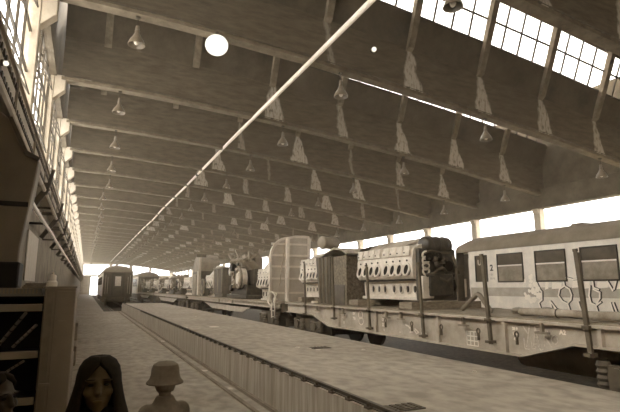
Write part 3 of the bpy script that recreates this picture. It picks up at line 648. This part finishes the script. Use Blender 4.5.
def machine(label, loc, sc=1.0, seed=1, big=True):
    """jumble of a stripped engine: drum, pulleys, pipes and housings on a bed frame"""
    r = random.Random(seed); t = thing('stripped_engine', label, 'engine', loc, 0, 'stripped engines on the wagons'); q = sc
    MB().box(.1 * q, 1.7 * q, 0, 2.6 * q, 0, .14 * q).box(.2 * q, 1.6 * q, .3 * q, 2.3 * q, .14 * q, .5 * q).build('bed_frame', 'alud', t, bevel=.02)
    MB().cyl((.1 * q, .9 * q, .72 * q), (.3 * q, .9 * q, .72 * q), .36 * q, n=28).cyl((.02 * q, .9 * q, .72 * q), (.1 * q, .9 * q, .72 * q), .2 * q, n=22).build('flywheel', 'alu', t)
    MB().ring((.08 * q, .9 * q, .72 * q), (1, 0, 0), .34 * q, .05 * q, 28, 8).build('flywheel_rim', 'steel', t)
    MB().box(.45 * q, .95 * q, .2 * q, 2.3 * q, .5 * q, 1.05 * q).build('block', 'alud', t, bevel=.03)
    m = MB()
    for i in range(5): y = (.4 + .42 * i) * q; m.cyl((.5 * q, y, 1.1 * q), (.25 * q, y, 1.38 * q), .15 * q, n=12).cyl((.25 * q, y, 1.38 * q), (.18 * q, y, 1.47 * q), .19 * q, n=12)
    m.build('cylinder', 'steel', t)
    m = MB()
    for i in range(14):
        y = r.uniform(.1, 2.4) * q; z = r.uniform(.5, 1.5) * q
        m.sweep([(.45 * q, y, z), (.2 * q, y + r.uniform(-.2, .2), z + r.uniform(-.1, .25) * q), (.15 * q, y + r.uniform(-.5, .5), z + r.uniform(-.3, .4) * q), (.5 * q, y + r.uniform(-.7, .7), z + r.uniform(-.2, .3) * q)], .05 * q, 7)
    m.build('pipework', 'steel', t)
    for i in range(8): y = r.uniform(1.2, 2.4) * q; z = r.uniform(.25, 1.3) * q; MB().cyl((.3 * q, y, z), (.1 * q, y, z), r.uniform(.08, .22) * q, n=14).build('pulley', ('alu', 'alud')[i % 2], t)
    MB().box(.5 * q, .8 * q, .35 * q, .8 * q, .9 * q, 1.45 * q).cyl((.7 * q, .8 * q, 1.45 * q), (.7 * q, 2.1 * q, 1.45 * q), .2 * q, n=16).build('blower', 'steel', t, bevel=.02)
    return t
machine('stripped engine with a big round flywheel, right of the dark box on the second wagon', (6.4, 21.0, 1.31), 1.3, 2)
t = thing('dark_box', 'dark narrow steel box standing between the big flywheel and the pale cabin', 'box', (6.62, 25.6, 1.31))
MB().box(0, .5, 0, 2.0, .2, 1.55).box(.05, .45, .1, 1.9, 0, .2).build('body', 'dsteel', t, bevel=.03); MB().box(-.05, .55, -.05, 2.05, 1.55, 1.62).build('lid', 'steel', t)
for y in (.1, .95, 1.8): MB().box(-.03, 0, y, y + .09, .25, 1.5).build('stiffener', 'steel', t)
engine('small pale engine left of the dark box, with a dark disc before it', (6.7, 28.1, 1.31), 1.9, 4, end=False, H=1.75)
t = thing('wheel_disc', 'dark upright disc wheel leaning before the small pale engine', 'wheel', (6.42, 29.6, 1.84))
MB().cyl((0, 0, 0), (.1, 0, 0), .52, n=26).build('disc', 'dsteel', t); MB().ring((0, 0, 0), (1, 0, 0), .48, .05, 26, 6).cyl((-.06, 0, 0), (0, 0, 0), .16, n=16).build('rim', 'steel', t)
t = thing('machine_cabin', 'pale machine cabin with a rounded grey hood at the far end of the second wagon', 'cabin', (6.55, 30.75, 1.31))
MB().box(0, 1.2, 0, 2.6, 0, 1.55).build('body', 'dsteel', t, bevel=.03)
MB().prism([(0, 1.55), (0, 2.1), (.3, 2.4), (.8, 2.6), (1.5, 2.65), (2.1, 2.4), (2.45, 2.0), (2.6, 1.55)], 0, 1.2, 'x').build('hood', 'steel', t, angle=25)
for y0, y1, z1, m_ in ((.15, .45, 1.5, 'alu'), (.7, .95, 1.55, 'alu'), (1.25, 2.35, 1.4, 'steel')): MB().box(-.04, 0, y0, y1, .05, z1).build('door', m_, t, bevel=.01)
t = thing('post_with_crosshead', 'thin post with a dark T-shaped head beside the pale cabin', 'post', (6.42, 30.5, 1.31))
MB().box(-.06, .06, -.06, .06, 0, 2.4).build('post', 'pale', t); MB().box(-.25, .35, -.12, .12, 2.4, 2.58).build('head', 'dsteel', t)
w3 = flat_wagon('third flat wagon along, crowded with engine parts', SX + .04, 34.6, 51.5, (38, 39.5, 46.5, 48), 1.0, .7, [], [], (36.3, 49.8), [], [], zt=1.3, gap=True)
w4 = flat_wagon('farthest flat wagon, standing before the gangway of the far coach', SX + .06, 52.7, 69.0, (56, 57.5, 64, 65.5), 1.0, .7, [], [], (54.4, 67.3), [], [], zt=1.3, gap=True)
for i, (y, k, lab) in enumerate(((35.0, 0, 'pale engine at the near end of the third wagon, behind the rounded cabin'), (38.0, 1, 'stripped engine with flywheel, nearest on the third wagon'), (41.6, 1, 'second stripped engine from the near end of the third wagon'),
                          (45.0, 0, 'pale engine in the middle of the third wagon'), (48.2, 1, 'stripped engine at the far end of the third wagon'), (53.2, 0, 'pale engine at the near end of the farthest wagon'),
                          (56.6, 1, 'stripped engine in the middle of the farthest wagon'), (60.6, 0, 'pale engine past the middle of the farthest wagon'), (64.5, 1, 'stripped engine at the far end of the farthest wagon'))):
    if k: machine(lab, (6.5, y, 1.31), .95, 10 + i)
    else: engine(lab, (6.7, y, 1.31), 2.4, 5, end=False)

# --- coaches
def coach(label, x, y, L, rz=0, wins=(), body='cream', recess=0, group=None):
    """local frame: y = 0 is the near end, the body runs to y = L; x = +-1.42; recess: length of the doorway bay at the far end"""
    t = thing('passenger_coach', label, 'railway coach', (x, y, 0), rz, group)
    W = 1.42
    sh = MB()
    for sx in (-1, 1):
        if sx == -1 and recess:
            sh.box(-W, -W + .06, .1, L - recess, 1.0, 3.4).box(-W + .45, -W + .5, L - recess, L - .05, 1.0, 3.4).box(-W, -W + .48, L - recess, L - recess + .05, 1.0, 3.4)
        else: sh.box(sx * W - (.06 if sx > 0 else 0), sx * W + (.06 if sx < 0 else 0), .1, L - .1, 1.0, 3.4)
    sh.build('side', body, t)
    rp = [(-W - .02, 3.36)] + [(-W * math.cos(q * PI / 16), 3.4 + .68 * math.sin(q * PI / 16) ** .8) for q in range(1, 16)] + [(W + .02, 3.36)]
    rf = MB(); n = len(rp); vs = []
    ys = [0, .12, .4, .9] + [.9 + (L - 1.8) * i / 8 for i in range(1, 9)] + [L - .4, L - .12, L]
    for yy in ys:
        e = min(yy, L - yy); s_ = 1 if e >= .9 else (.72 + .28 * math.sin(min(1, e / .9) * PI / 2))
        for (px, pz) in rp: vs.append((px * (1 if e > .3 else .96), yy, 3.36 + (pz - 3.36) * s_))
    k = len(ys); rf.add(vs, [(i * n + j, i * n + j + 1, (i + 1) * n + j + 1, (i + 1) * n + j) for i in range(k - 1) for j in range(n - 1)] + [(i * n, (i + 1) * n, (i + 1) * n + n - 1, i * n + n - 1) for i in range(k - 1)] + [tuple(range(n))[::-1], tuple(range((k - 1) * n, k * n))])
    rf.build('roof', 'roof', t)
    v = MB()
    for i in range(6): yy = 2.2 + i * 3.4; v.box(-.35, .15, yy - .25, yy + .25, 4.04, 4.14)
    v.build('roof_vent', 'roof', t, bevel=.03)
    MB().box(-W - .03, -W + .02, .1, L - .1, 3.34, 3.42).box(W - .02, W + .03, .1, L - .1, 3.34, 3.42).build('gutter', 'roof', t)
    e = MB().box(-W + .05, W - .05, .0, .08, 1.0, 3.4).box(-W + .05, W - .05, L - .08, L, 1.0, 3.4).box(-W + .05, W - .05, .05, L - .05, .95, 1.1)
    eo = e.build('end_wall', 'cdark', t)
    g = MB()
    g.box(-.62, -.42, -.3, .0, 1.1, 3.2).box(.42, .62, -.3, .0, 1.1, 3.2).box(-.62, .62, -.3, 0, 3.1, 3.35)
    g.build('gangway_bellows', 'rubber', eo, bevel=.03)
    MB().box(-.42, .42, -.12, -.06, 1.1, 3.1).build('gangway_door', 'cdark', eo); MB().box(-.28, .28, -.14, -.11, 2.0, 2.95).build('gangway_window', 'alu', eo)
    m = MB()
    for x_ in (-1.15, 1.15): m.bar((x_, -.08, 1.2), (x_, -.08, 3.1), .04).bar((x_ * .82, -.05, 1.2), (x_ * .82, -.05, 2.9), .04)
    m.build('handrail', 'pale', eo)
    m = MB()
    for x_ in (-.88, .88): m.cyl((x_, -.55, 1.05), (x_, 0, 1.05), .08, n=12).cyl((x_, -.6, 1.05), (x_, -.52, 1.05), .23, n=20)
    m.build('buffer', 'cdark', t)
    if recess:
        dr = MB().box(-W + .4, -W + .44, L - recess + .12, L - .12, 1.15, 3.3).build('door', 'cdark', t)
        MB().box(-W + .38, -W + .4, L - .72, L - .42, 1.75, 3.1).build('pane', 'pale', dr)
        MB().box(-W + .3, -W + .38, L - .24, L - .2, 1.4, 2.2).cyl((-W + .34, L - .75, 1.5), (-W + .4, L - .75, 1.5), .05, n=10).cyl((-W + .34, L - .55, 1.6), (-W + .4, L - .55, 1.6), .04, n=10).build('door_handle', 'pale', dr)
    for (a, b, z0, z1, kind) in wins:
        f = MB(); xo = -W - .02
        f.box(xo - .02, xo + .03, a - .05, b + .05, z1, z1 + .05).box(xo - .02, xo + .03, a - .05, b + .05, z0 - .05, z0).box(xo - .02, xo + .03, a - .05, a, z0, z1).box(xo - .02, xo + .03, b, b + .05, z0, z1)
        fo = f.build('window', 'rubber', t, bevel=.012)
        MB().box(xo + .005, xo + .02, a, b, z0, z0 + (z1 - z0) * (.56 if kind == 'wide' else 1)).build('pane', 'paleglass' if kind == 'wide' else 'dglass', fo)
        if kind == 'wide':
            MB().box(xo + .005, xo + .02, a, b, z0 + (z1 - z0) * .6, z1).build('top_light', 'dglass', fo); MB().box(xo - .01, xo + .02, a, b, z0 + (z1 - z0) * .56, z0 + (z1 - z0) * .61).build('divider', 'cream', fo)
    u = MB().box(-1.2, 1.2, 4, L - 4, .6, .95).box(-W + .02, W - .02, .2, L - .2, .9, 1.02)
    u.build('underframe', 'cdark', t)
    for yb in (3.0, L - 3.0): bogie(t, -1.42, 1.42, yb, 2.3)
    return t
LC = 24.5; YN = 17.0 - LC; PX = 15.0 + 1.42
cw = [(15.12 - YN, 15.70 - YN, 2.1, 3.1, 'slim')] + [(13.9 - 1.82 * i - .59 - YN, 13.9 - 1.82 * i + .59 - YN, 2.07, 3.1, 'wide') for i in range(10)]
C = coach('cream passenger coach with white graffiti and a figure 2, behind the near wagon', PX, YN, LC, 0, cw, 'cream', .92)
XC = -1.425
MB().box(XC - .006, XC + .02, .3, LC - .93, 1.48, 1.82).build('side_band', 'stripe', C)
text_on(C, '2', 14.93 - YN, 2.5, .34, 'gdark', XC - .008, bold=.01)
text_on(C, 'Bc', 14.9 - YN, 2.3, .13, 'stripe', XC - .008); text_on(C, '50-70', 14.95 - YN, 2.14, .11, 'stripe', XC - .008)
text_on(C, 'U', 15.56 - YN, 2.75, .3, 'pale', XC - .05, bold=.015)
def graffiti(paths, w, m, dx, name):
    strokes(C, [[(p[0] - YN, p[1]) for p in q] for q in paths], w, m, XC - dx, name)
GP = [[(12.7, 2.02), (12.59, 1.76), (12.5, 1.67), (12.52, 1.38), (12.67, 1.27), (12.59, 1.02)], [(12.19, 1.34), (12.12, 1.02)], [(12.16, 1.32), (11.91, 1.01)],
      [(11.58, 2.03), (11.56, 1.87), (11.76, 1.76), (11.83, 1.54), (11.69, 1.35), (11.5, 1.27), (11.43, 1.0)], [(11.56, 1.87), (11.38, 1.76), (11.32, 1.57), (11.36, 1.41), (11.5, 1.28)],
      [(11.1, 1.34), (11.02, 1.03)], [(10.99, 1.34), (10.92, 1.04)], [(10.52, 2.02), (10.51, 1.81), (10.34, 1.75)], [(10.63, 1.87), (10.69, 1.55), (10.65, 1.32), (10.49, 1.25), (10.44, 1.0)],
      [(10.31, 1.36), (10.46, 1.26)], [(10.03, 2.01), (9.88, 1.72)], [(10.0, 1.34), (9.93, 1.03)], [(9.91, 1.34), (9.82, 1.04)], [(9.75, 2.01), (9.84, 1.76)], [(11.47, 2.15), (11.23, 2.09), (10.95, 2.11)],
      [(10.52, 1.76), (10.31, 1.66), (10.33, 1.48), (10.46, 1.3)], [(9.4, 2.0), (9.2, 1.6), (9.35, 1.3), (9.15, 1.0)], [(8.8, 2.0), (8.7, 1.1)], [(8.4, 1.1), (8.15, 1.9), (7.9, 1.1)]]
for nm, w_, m_, dx_, sh_ in (('graffiti_outline', .07, 'gdark', .008, -.022), ('graffiti_stroke', .05, 'glight', .012, .02)):
    for q in GP: graffiti([[(p[0] + sh_, p[1]) for p in q]], w_, m_, dx_, nm)
rr = random.Random(5); mb = MB()
def patch(y, z, r, dx=.007):
    n = 10; po = [(y - YN + r * (1 + rr.uniform(-.3, .3)) * math.cos(2 * PI * i / n), z + r * (1 + rr.uniform(-.3, .3)) * math.sin(2 * PI * i / n)) for i in range(n)]
    mb.prism(po, XC - dx, XC - dx + .003, 'x')
for (y, z) in ((12.94, 2.2), (13.24, 2.06), (13.0, 1.9), (12.91, 1.7), (13.25, 1.58), (12.69, 1.76), (12.65, 1.53), (12.87, 1.38), (13.02, 1.32), (12.78, 1.93), (13.06, 1.7), (13.15, 1.45), (12.8, 1.6), (12.95, 2.05)):
    mb = MB(); patch(y, z, rr.uniform(.06, .12), .0165); mb.build('graffiti_patch', 'glight', C, smooth=False)
for (y0, y1, z0, z1) in ((12.38, 12.2, 1.74, 2.03), (12.1, 11.68, 1.76, 2.0), (11.3, 10.97, 1.8, 2.06), (10.86, 10.64, 1.77, 2.04), (10.42, 10.02, 1.78, 2.0), (9.8, 9.5, 1.76, 2.0), (9.3, 8.9, 1.75, 2.0)):
    MB().prism([(y0 - YN, z0), (y0 - .05 - YN, z1), (y1 - YN, z1 - .02), (y1 + .04 - YN, z0 + .03)], XC - .007, XC - .004, 'x').build('graffiti_patch', 'glight', C, smooth=False)
coach('dark-fronted coach end-on beyond the platform, nearest of the far coaches', 2.88, 52.5, 24, 0, [(1.9 + 1.9 * i, 2.7 + 1.9 * i, 2.2, 2.95, 'wide') for i in range(11)], 'cream')
coach('coach end-on at the far end of the flat wagon line, partly hidden by engine parts', 8.0, 72, 24, 0, [(1.6 + 1.9 * i, 2.8 + 1.9 * i, 2.1, 3.1, 'wide') for i in range(11)], 'cream')
coach('pale coach far back on the track along the open side', 17.2, 56, 26, 0, [(1.6 + 1.9 * i, 2.8 + 1.9 * i, 2.1, 3.1, 'wide') for i in range(12)], 'cream')
for x, y0, lab in ((7.6, -6, 'the flat wagons'), (16.42, -6, 'the cream coach by the open side'), (2.88, 42, 'the coach beyond the platform')):
    t = thing('railway_track', 'steel railway track under ' + lab, 'track', (x, 0, 0))
    for sx in (-.75, .75): MB().box(sx - .035, sx + .035, y0, 150, -.04, .0).box(sx - .01, sx + .01, y0, 150, -.14, -.04).box(sx - .07, sx + .07, y0, 150, -.158, -.14).build('rail', 'dsteel', t)

# ------------------------------------------------------------------ left foreground: rack, cabinet, things on them
t = thing('storage_rack', 'dark open storage rack with grey front rails beside the tall grey cabinet', 'rack', (-.95, 5.5, 0))
MB().box(0, .57, .6, .63, 0, 1.72).box(0, .02, .02, .6, 0, 1.72).build('back_panel', 'black', t)
for z0, z1 in ((1.575, 1.645), (1.13, 1.20), (.70, .77)):
    s_ = MB().box(0, .57, .03, .6, z0, z0 + .03).build('shelf', 'black', t); MB().box(0, .57, .0, .03, z0, z1).build('front_rail', 'rail', s_, bevel=.004)
MB().box(-.02, .57, -.01, .62, 1.72, 1.745).build('top', 'tray', t)
for x in (.0, .54): MB().box(x, x + .03, .57, .6, 0, 1.72).build('post', 'cab', t)
for i, (a, b, lab) in enumerate((((-.52, 5.58, 1.56), (-.76, 5.75, 1.22), 'striped pale rod leaning in the upper bay of the rack, left of the two'), ((-.42, 5.58, 1.44), (-.62, 5.72, 1.22), 'striped pale rod leaning in the upper bay of the rack, the shorter one'), ((-.5, 5.58, 1.10), (-.7, 5.66, .96), 'short pale rod leaning in the middle bay of the rack'))):
    t = thing('striped_rod', lab, 'rod', (0, 0, 0)); A, B = Vector(a), Vector(b)
    MB().bar(A, B, .028, .02).build('rod', 'rail', t)
    mb = MB()
    for k in range(1, 6): p = A.lerp(B, k / 6); q = A.lerp(B, k / 6 + .03); mb.bar(p, q, .031, .023)
    mb.build('stripe', 'cdark', t)
t = thing('tray', 'shallow slatted grey-green tray on the top of the rack', 'tray', (-.94, 5.5, 1.745))
mb = MB().box(0, .54, 0, .5, 0, .012).box(0, .54, 0, .015, .012, .05).box(0, .54, .485, .5, .012, .05).box(0, .015, 0, .5, .012, .05).box(.525, .54, 0, .5, .012, .05)
mb.build('shell', 'tray', t)
mb = MB()
for i in range(16): mb.box(.03 + .031 * i, .045 + .031 * i, -.008, .0, .0, .05)
mb.build('slat', 'cab', t)
tag(MB().box(-.93, -.62, 5.62, 5.95, 1.80, 2.06).build('black_case', 'black', bevel=.02), 'large black case lying on the rack tray, at the left edge', 'case')
for i in range(3):
    o = MB().box(-.095, .095, -.07, .07, 0, .016).build('flat_book', ('cab', 'wood', 'sleeper')[i], bevel=.003); o.location = (-.485 + .008 * i, 5.72, 1.80 + .0165 * i); o.rotation_euler = (0, 0, .1 * i - .1)
    tag(o, ('lowest of three flat books piled on the tray before the pale board', 'middle one of three flat books piled on the tray before the pale board', 'topmost of three flat books piled on the tray before the pale board')[i], 'book', 'flat books on the rack')
t = thing('grey_cabinet', 'tall plain grey steel cabinet at the edge of the aisle, beside the rack', 'cabinet', (-.365, 5.45, 0))
MB().box(0, .28, 0, 1.2, 0, 1.80).build('body', 'cab', t, bevel=.012)
d_ = MB().box(.10, .275, -.02, 0, .05, 1.77).build('door', 'cab', t, bevel=.004)
MB().box(.14, .21, -.032, -.02, 1.47, 1.485).build('handle', 'rail', d_); MB().box(.02, .08, -.006, 0, .06, 1.78).build('filler_strip', 'steel', t); MB().box(.02, .11, -.03, 0, .88, .9).build('lower_handle', 'rail', t)
MB().box(-.005, .285, -.005, 1.205, 1.80, 1.815).build('top', 'cab', t)
t = thing('stoppered_jar', 'small white stoppered jar on top of the grey cabinet', 'jar', (-.315, 5.56, 1.815))
MB().lathe([(.048, 0), (.05, .01), (.05, .045), (.04, .055), (.036, .06), (.036, .105), (.03, .115), (.015, .12)], n=20).build('body', 'paper', t); MB().lathe([(.013, .12), (.014, .13), (.011, .14), (.004, .145)], n=12).build('stopper', 'paper', t)
# hopper-like brown steel casing and boards against the wall, behind the rack
hp = [(-1.56, 4.35), (-1.04, 3.95), (-.84, 3.52), (-.67, 3.44), (-.70, 3.1), (-.79, 2.3), (-.79, 0), (-1.55, 0)]
t = thing('hopper_casing', 'big brown sheet-steel hopper casing behind the rack against the left wall', 'hopper', (0, 7.0, 0))
MB().prism(hp, 0, .35, 'y').build('body', 'hop', t, bevel=.02)
MB().box(-1.55, -.745, -.02, 0, 2.82, 2.88).build('seam', 'black', t); MB().bar((-1.04, -.01, 3.97), (-.83, -.01, 3.53), .05).bar((-.83, -.01, 3.53), (-.67, -.01, 3.45), .05).build('flange', 'dsteel', t)
for y, w_, z0, z1, lab in ((15.2, 2.9, 2.0, 3.4, 'wide pale board hung on the dark left wall beyond the hopper'),):
    tag(MB().box(-1.575, -1.53, y, y + w_, z0, z1).build('pale_board', 'plank', bevel=.01), lab, 'board')
for i, (y, x1, h) in enumerate(((9.2, -.12, .62), (12.5, -.1, .5), (17.5, -.15, .7))):
    t = thing('wall_crate', ('grey crate standing at the wall just past the grey cabinet', 'grey crate at the left wall, second past the cabinet', 'grey crate at the left wall, third past the cabinet')[i], 'crate', (-1.1, y, 0), 0, 'crates along the left wall')
    MB().box(0, x1 + 1.1, 0, 1.3, .06, h).build('body', 'cab', t, bevel=.02); MB().box(0, x1 + 1.1, -.02, 0, h - .12, h - .02).box(0, x1 + 1.1, -.02, 0, .1, .2).box(.05, .15, .1, 1.2, 0, .06).box(x1 + .95, x1 + 1.05, .1, 1.2, 0, .06).build('batten', 'steel', t)

# ------------------------------------------------------------------ litter on the platform and aisle
lit = [(3.72, 15.25, .62, .2, 'largest scrap of white paper lying alone on the platform'), (4.0, 9.3, .62, .05, 'small white scrap on the platform, first of a loose cluster by the farther drain cover'), (4.15, 9.05, .62, .045, 'small white scrap, middle of the cluster by the farther drain cover'), (4.22, 8.8, .62, .05, 'small white scrap, nearest of the cluster by the farther drain cover'),
       (5.03, 8.44, .62, .045, 'tiny white scrap on the platform below the crate wagon sill'), (2.86, 15.3, .62, .07, 'white scrap right beside the platform rail'), (5.2, 5.6, .62, .03, 'tiny white fleck on the platform near the chalk scrawl'), (4.3, 21.0, .62, .08, 'white scrap far along on the platform'), (2.5, 11.0, .018, .07, 'white scrap in the gutter, middle one along the platform wall'),
       (2.5, 8.9, .018, .06, 'white scrap in the gutter, nearest one along the platform wall'), (2.52, 17.5, .018, .08, 'white scrap far along the gutter by the platform wall')]
for x, y, z, s_, lab in lit:
    r = random.Random(int(x * 100 + y * 10)); n = 7
    po = [(x + s_ * r.uniform(.6, 1.1) * math.cos(2 * PI * i / n), y + s_ * 1.3 * r.uniform(.6, 1.1) * math.sin(2 * PI * i / n)) for i in range(n)]
    tag(MB().prism(po, z - .018, z - .006, 'z').build('paper_scrap', 'litter', smooth=False), lab, 'paper scrap', 'paper litter')
for (x, y, lab) in ((4.4, 9.08, 'dark iron drain cover on the platform, the farther of two'), (3.0, 4.28, 'dark iron drain cover on the platform near the rail')):
    t = thing('drain_cover', lab, 'drain cover', (x, y, .6)); MB().box(-.2, .2, -.12, .12, 0, .012).build('frame', 'dsteel', t)
    mb = MB()
    for i in range(5): mb.box(-.17 + .075 * i, -.13 + .075 * i, -.1, .1, .012, .02)
    mb.build('slot', 'rustd', t)

# ------------------------------------------------------------------ people: solid figures built for reflections in glass
def reflected_person(label, loc, h, rz, hair, coatm, skin, hairm='hair', hat=False):
    t = thing('reflected_person', label, 'reflected_person', loc, rz)
    k = h / 1.44; hz = h - .125 * k          # head centre
    b = MB()
    def E(c, rx, ry, rz_, n=18, m=12): b.ball((c[0] * k, c[1] * k, c[2]), rx * k, ry * k, rz_ * k, n, m)
    E((0, .012, hz + .018 * k), .078, .096, .098); E((0, -.022, hz - .045 * k), .06, .07, .078); E((0, -.06, hz - .098 * k), .028, .026, .024)
    E((0, -.092, hz - .012 * k), .012, .016, .034); E((0, -.104, hz - .03 * k), .017, .016, .013)          # nose
    for s_ in (-1, 1):
        E((s_ * .079, .012, hz - .012 * k), .012, .022, .034); E((s_ * .034, -.082, hz + .022 * k), .026, .014, .009); E((s_ * .042, -.068, hz - .03 * k), .024, .022, .022)
    E((0, -.088, hz - .062 * k), .026, .012, .008); E((0, -.086, hz - .076 * k), .023, .012, .008)
    zc = hz / k
    def T(pts, rs, n=12): b.sweep([(p[0] * k, p[1] * k, p[2] * k) for p in pts], [r * k for r in rs], n)
    T([(0, .02, zc - .05), (0, .03, zc - .16), (0, .035, zc - .2)], [.05, .048, .07])
    sz = zc - .235                                  # shoulder height
    T([(0, .03, sz + .06), (0, .03, sz), (0, .02, sz - .14), (0, .02, sz - .3), (0, .02, sz - .42), (0, .02, sz - .52)], [.07, .125, .135, .112, .135, .12], 16)
    hip = sz - .45
    for s_ in (-1, 1):
        E((s_ * .135, .03, (sz - .01) * k), .062, .06, .06)
        el = (s_ * .2, .05, sz - .27); wr = (s_ * .19, -.03, sz - .48)
        T([(s_ * .14, .03, sz - .01), el, wr], [.05, .04, .026]); E((s_ * .188, -.045, (sz - .53) * k), .018, .036, .045)
        for q in range(4): T([(s_ * .186, -.075 + .02 * q, sz - .55), (s_ * .182, -.08 + .02 * q, sz - .595), (s_ * .172, -.078 + .02 * q, sz - .62 + .006 * abs(q - 1.5))], [.0095, .0085, .007], 7)
        T([(s_ * .182, -.075, sz - .505), (s_ * .17, -.1, sz - .535), (s_ * .165, -.105, sz - .56)], [.011, .0095, .008], 7)
        T([(s_ * .075, .02, hip), (s_ * .08, .01, hip * .52), (s_ * .08, .025, .07)], [.08, .054, .036]); T([(s_ * .08, .05, .045), (s_ * .085, -.1, .03)], [.036, .03])
    body = b.build('body', skin, t)
    rm = body.modifiers.new('remesh', 'REMESH'); rm.mode = 'VOXEL'; rm.voxel_size = .0085; rm.use_smooth_shade = True
    sm = body.modifiers.new('smooth', 'SMOOTH'); sm.factor = .5; sm.iterations = 2
    # clothing
    c = MB(); b = c
    T([(0, .035, sz + .12), (0, .03, sz + .05), (0, .03, sz), (0, .02, sz - .14), (0, .02, sz - .3), (0, .02, sz - .42), (0, .02, sz - .56)], [.066, .1, .15, .155, .135, .155, .16], 18)
    for s_ in (-1, 1):
        E((s_ * .135, .03, (sz - .01) * k), .075, .074, .074); T([(s_ * .135, .03, sz), (s_ * .2, .05, sz - .27), (s_ * .19, -.025, sz - .47)], [.07, .057, .042])
    o = c.build('coat', coatm, t); rm = o.modifiers.new('remesh', 'REMESH'); rm.mode = 'VOXEL'; rm.voxel_size = .012; rm.use_smooth_shade = True; sm = o.modifiers.new('smooth', 'SMOOTH'); sm.iterations = 3
    c = MB(); b = c
    for s_ in (-1, 1): T([(s_ * .07, .02, hip + .03), (s_ * .08, .01, hip * .52), (s_ * .08, .025, .09)], [.1, .07, .055])
    o = c.build('trousers', 'trouser', t); rm = o.modifiers.new('remesh', 'REMESH'); rm.mode = 'VOXEL'; rm.voxel_size = .014; rm.use_smooth_shade = True
    for s_ in (-1, 1): MB().ball((s_ * .082 * k, -.02 * k, .04), .045 * k, .125 * k, .04, 14, 8).build('shoe', 'shoe', t)
    for s_ in (-1, 1):
        MB().ball((s_ * .033 * k, -.086 * k, hz + .003 * k), .0125 * k, .008 * k, .0055 * k, 12, 8).build('eye', 'eye', t)
        MB().ball((s_ * .034 * k, -.094 * k, hz + .027 * k), .021 * k, .005 * k, .003 * k, 12, 6).build('eyebrow', 'hair', t)
    MB().ball((0, -.096 * k, hz - .068 * k), .022 * k, .007 * k, .0075 * k, 12, 8).build('lips', 'lip', t)
    # hair: a shell that leaves the face open; prof = (z offset from head centre, half width, depth, half-angle of the face opening)
    if hair == 'long':
        pf = [(.122, .012, .015, 0), (.118, .045, .05, 0), (.1, .072, .085, 0), (.07, .09, .108, .35), (.035, .098, .116, .62), (0, .102, .118, .74), (-.05, .112, .12, .78), (-.1, .125, .125, .72), (-.16, .145, .13, .62), (-.22, .175, .14, .6), (-.3, .19, .15, .6), (-.36, .19, .15, .62), (-.42, .17, .14, .66)]
    else:
        pf = [(.122, .012, .015, 0), (.118, .045, .05, 0), (.1, .072, .085, .2), (.07, .084, .104, .7), (.035, .087, .109, 1.1), (0, .087, .109, 1.45), (-.05, .08, .104, 1.6), (-.08, .07, .095, 1.8)]
    n = 40; vs = []
    for (z, rx, ry, op) in pf:
        for i in range(n + 1):
            a = -PI / 2 + op + (2 * PI - 2 * op) * i / n
            wv = 1 + .012 * math.sin(17 * a + z * 9)
            vs.append((rx * k * wv * math.cos(a), (.012 + ry * wv * math.sin(a)) * k, hz + z * k))
    fs = [(i * (n + 1) + j, i * (n + 1) + j + 1, (i + 1) * (n + 1) + j + 1, (i + 1) * (n + 1) + j) for i in range(len(pf) - 1) for j in range(n)]
    o = MB().add(vs, fs).build('hair', hairm, t, angle=60); so = o.modifiers.new('thickness', 'SOLIDIFY'); so.thickness = .02; so.offset = -1
    if hat:
        MB().lathe([(.128, .0), (.13, .008), (.11, .03), (.1, .06), (.097, .1), (.085, .13), (.055, .148), (.01, .152), (.01, .135), (.08, .1), (.09, .02)], (0, .01, hz - .025 * k), 28).build('hat', 'hat', t)
    return t
reflected_person('reflected figure with long dark hair and dark coat, built solid in the aisle, facing the camera', (.088, 2.63, 0), 1.48, -.03, 'long', 'coat', 'skin')
reflected_person('reflected figure in a round hat and brown jacket, built solid by the platform wall, back turned', (.56, 3.72, 0), 1.26, PI + .15, 'short', 'coat2', 'coat2', hairm='hat', hat=True)
reflected_person('reflected figure with short dark hair, built solid before the storage rack at the left edge', (-.36, 2.85, 0), 1.4, .9, 'short', 'coat', 'skin2')
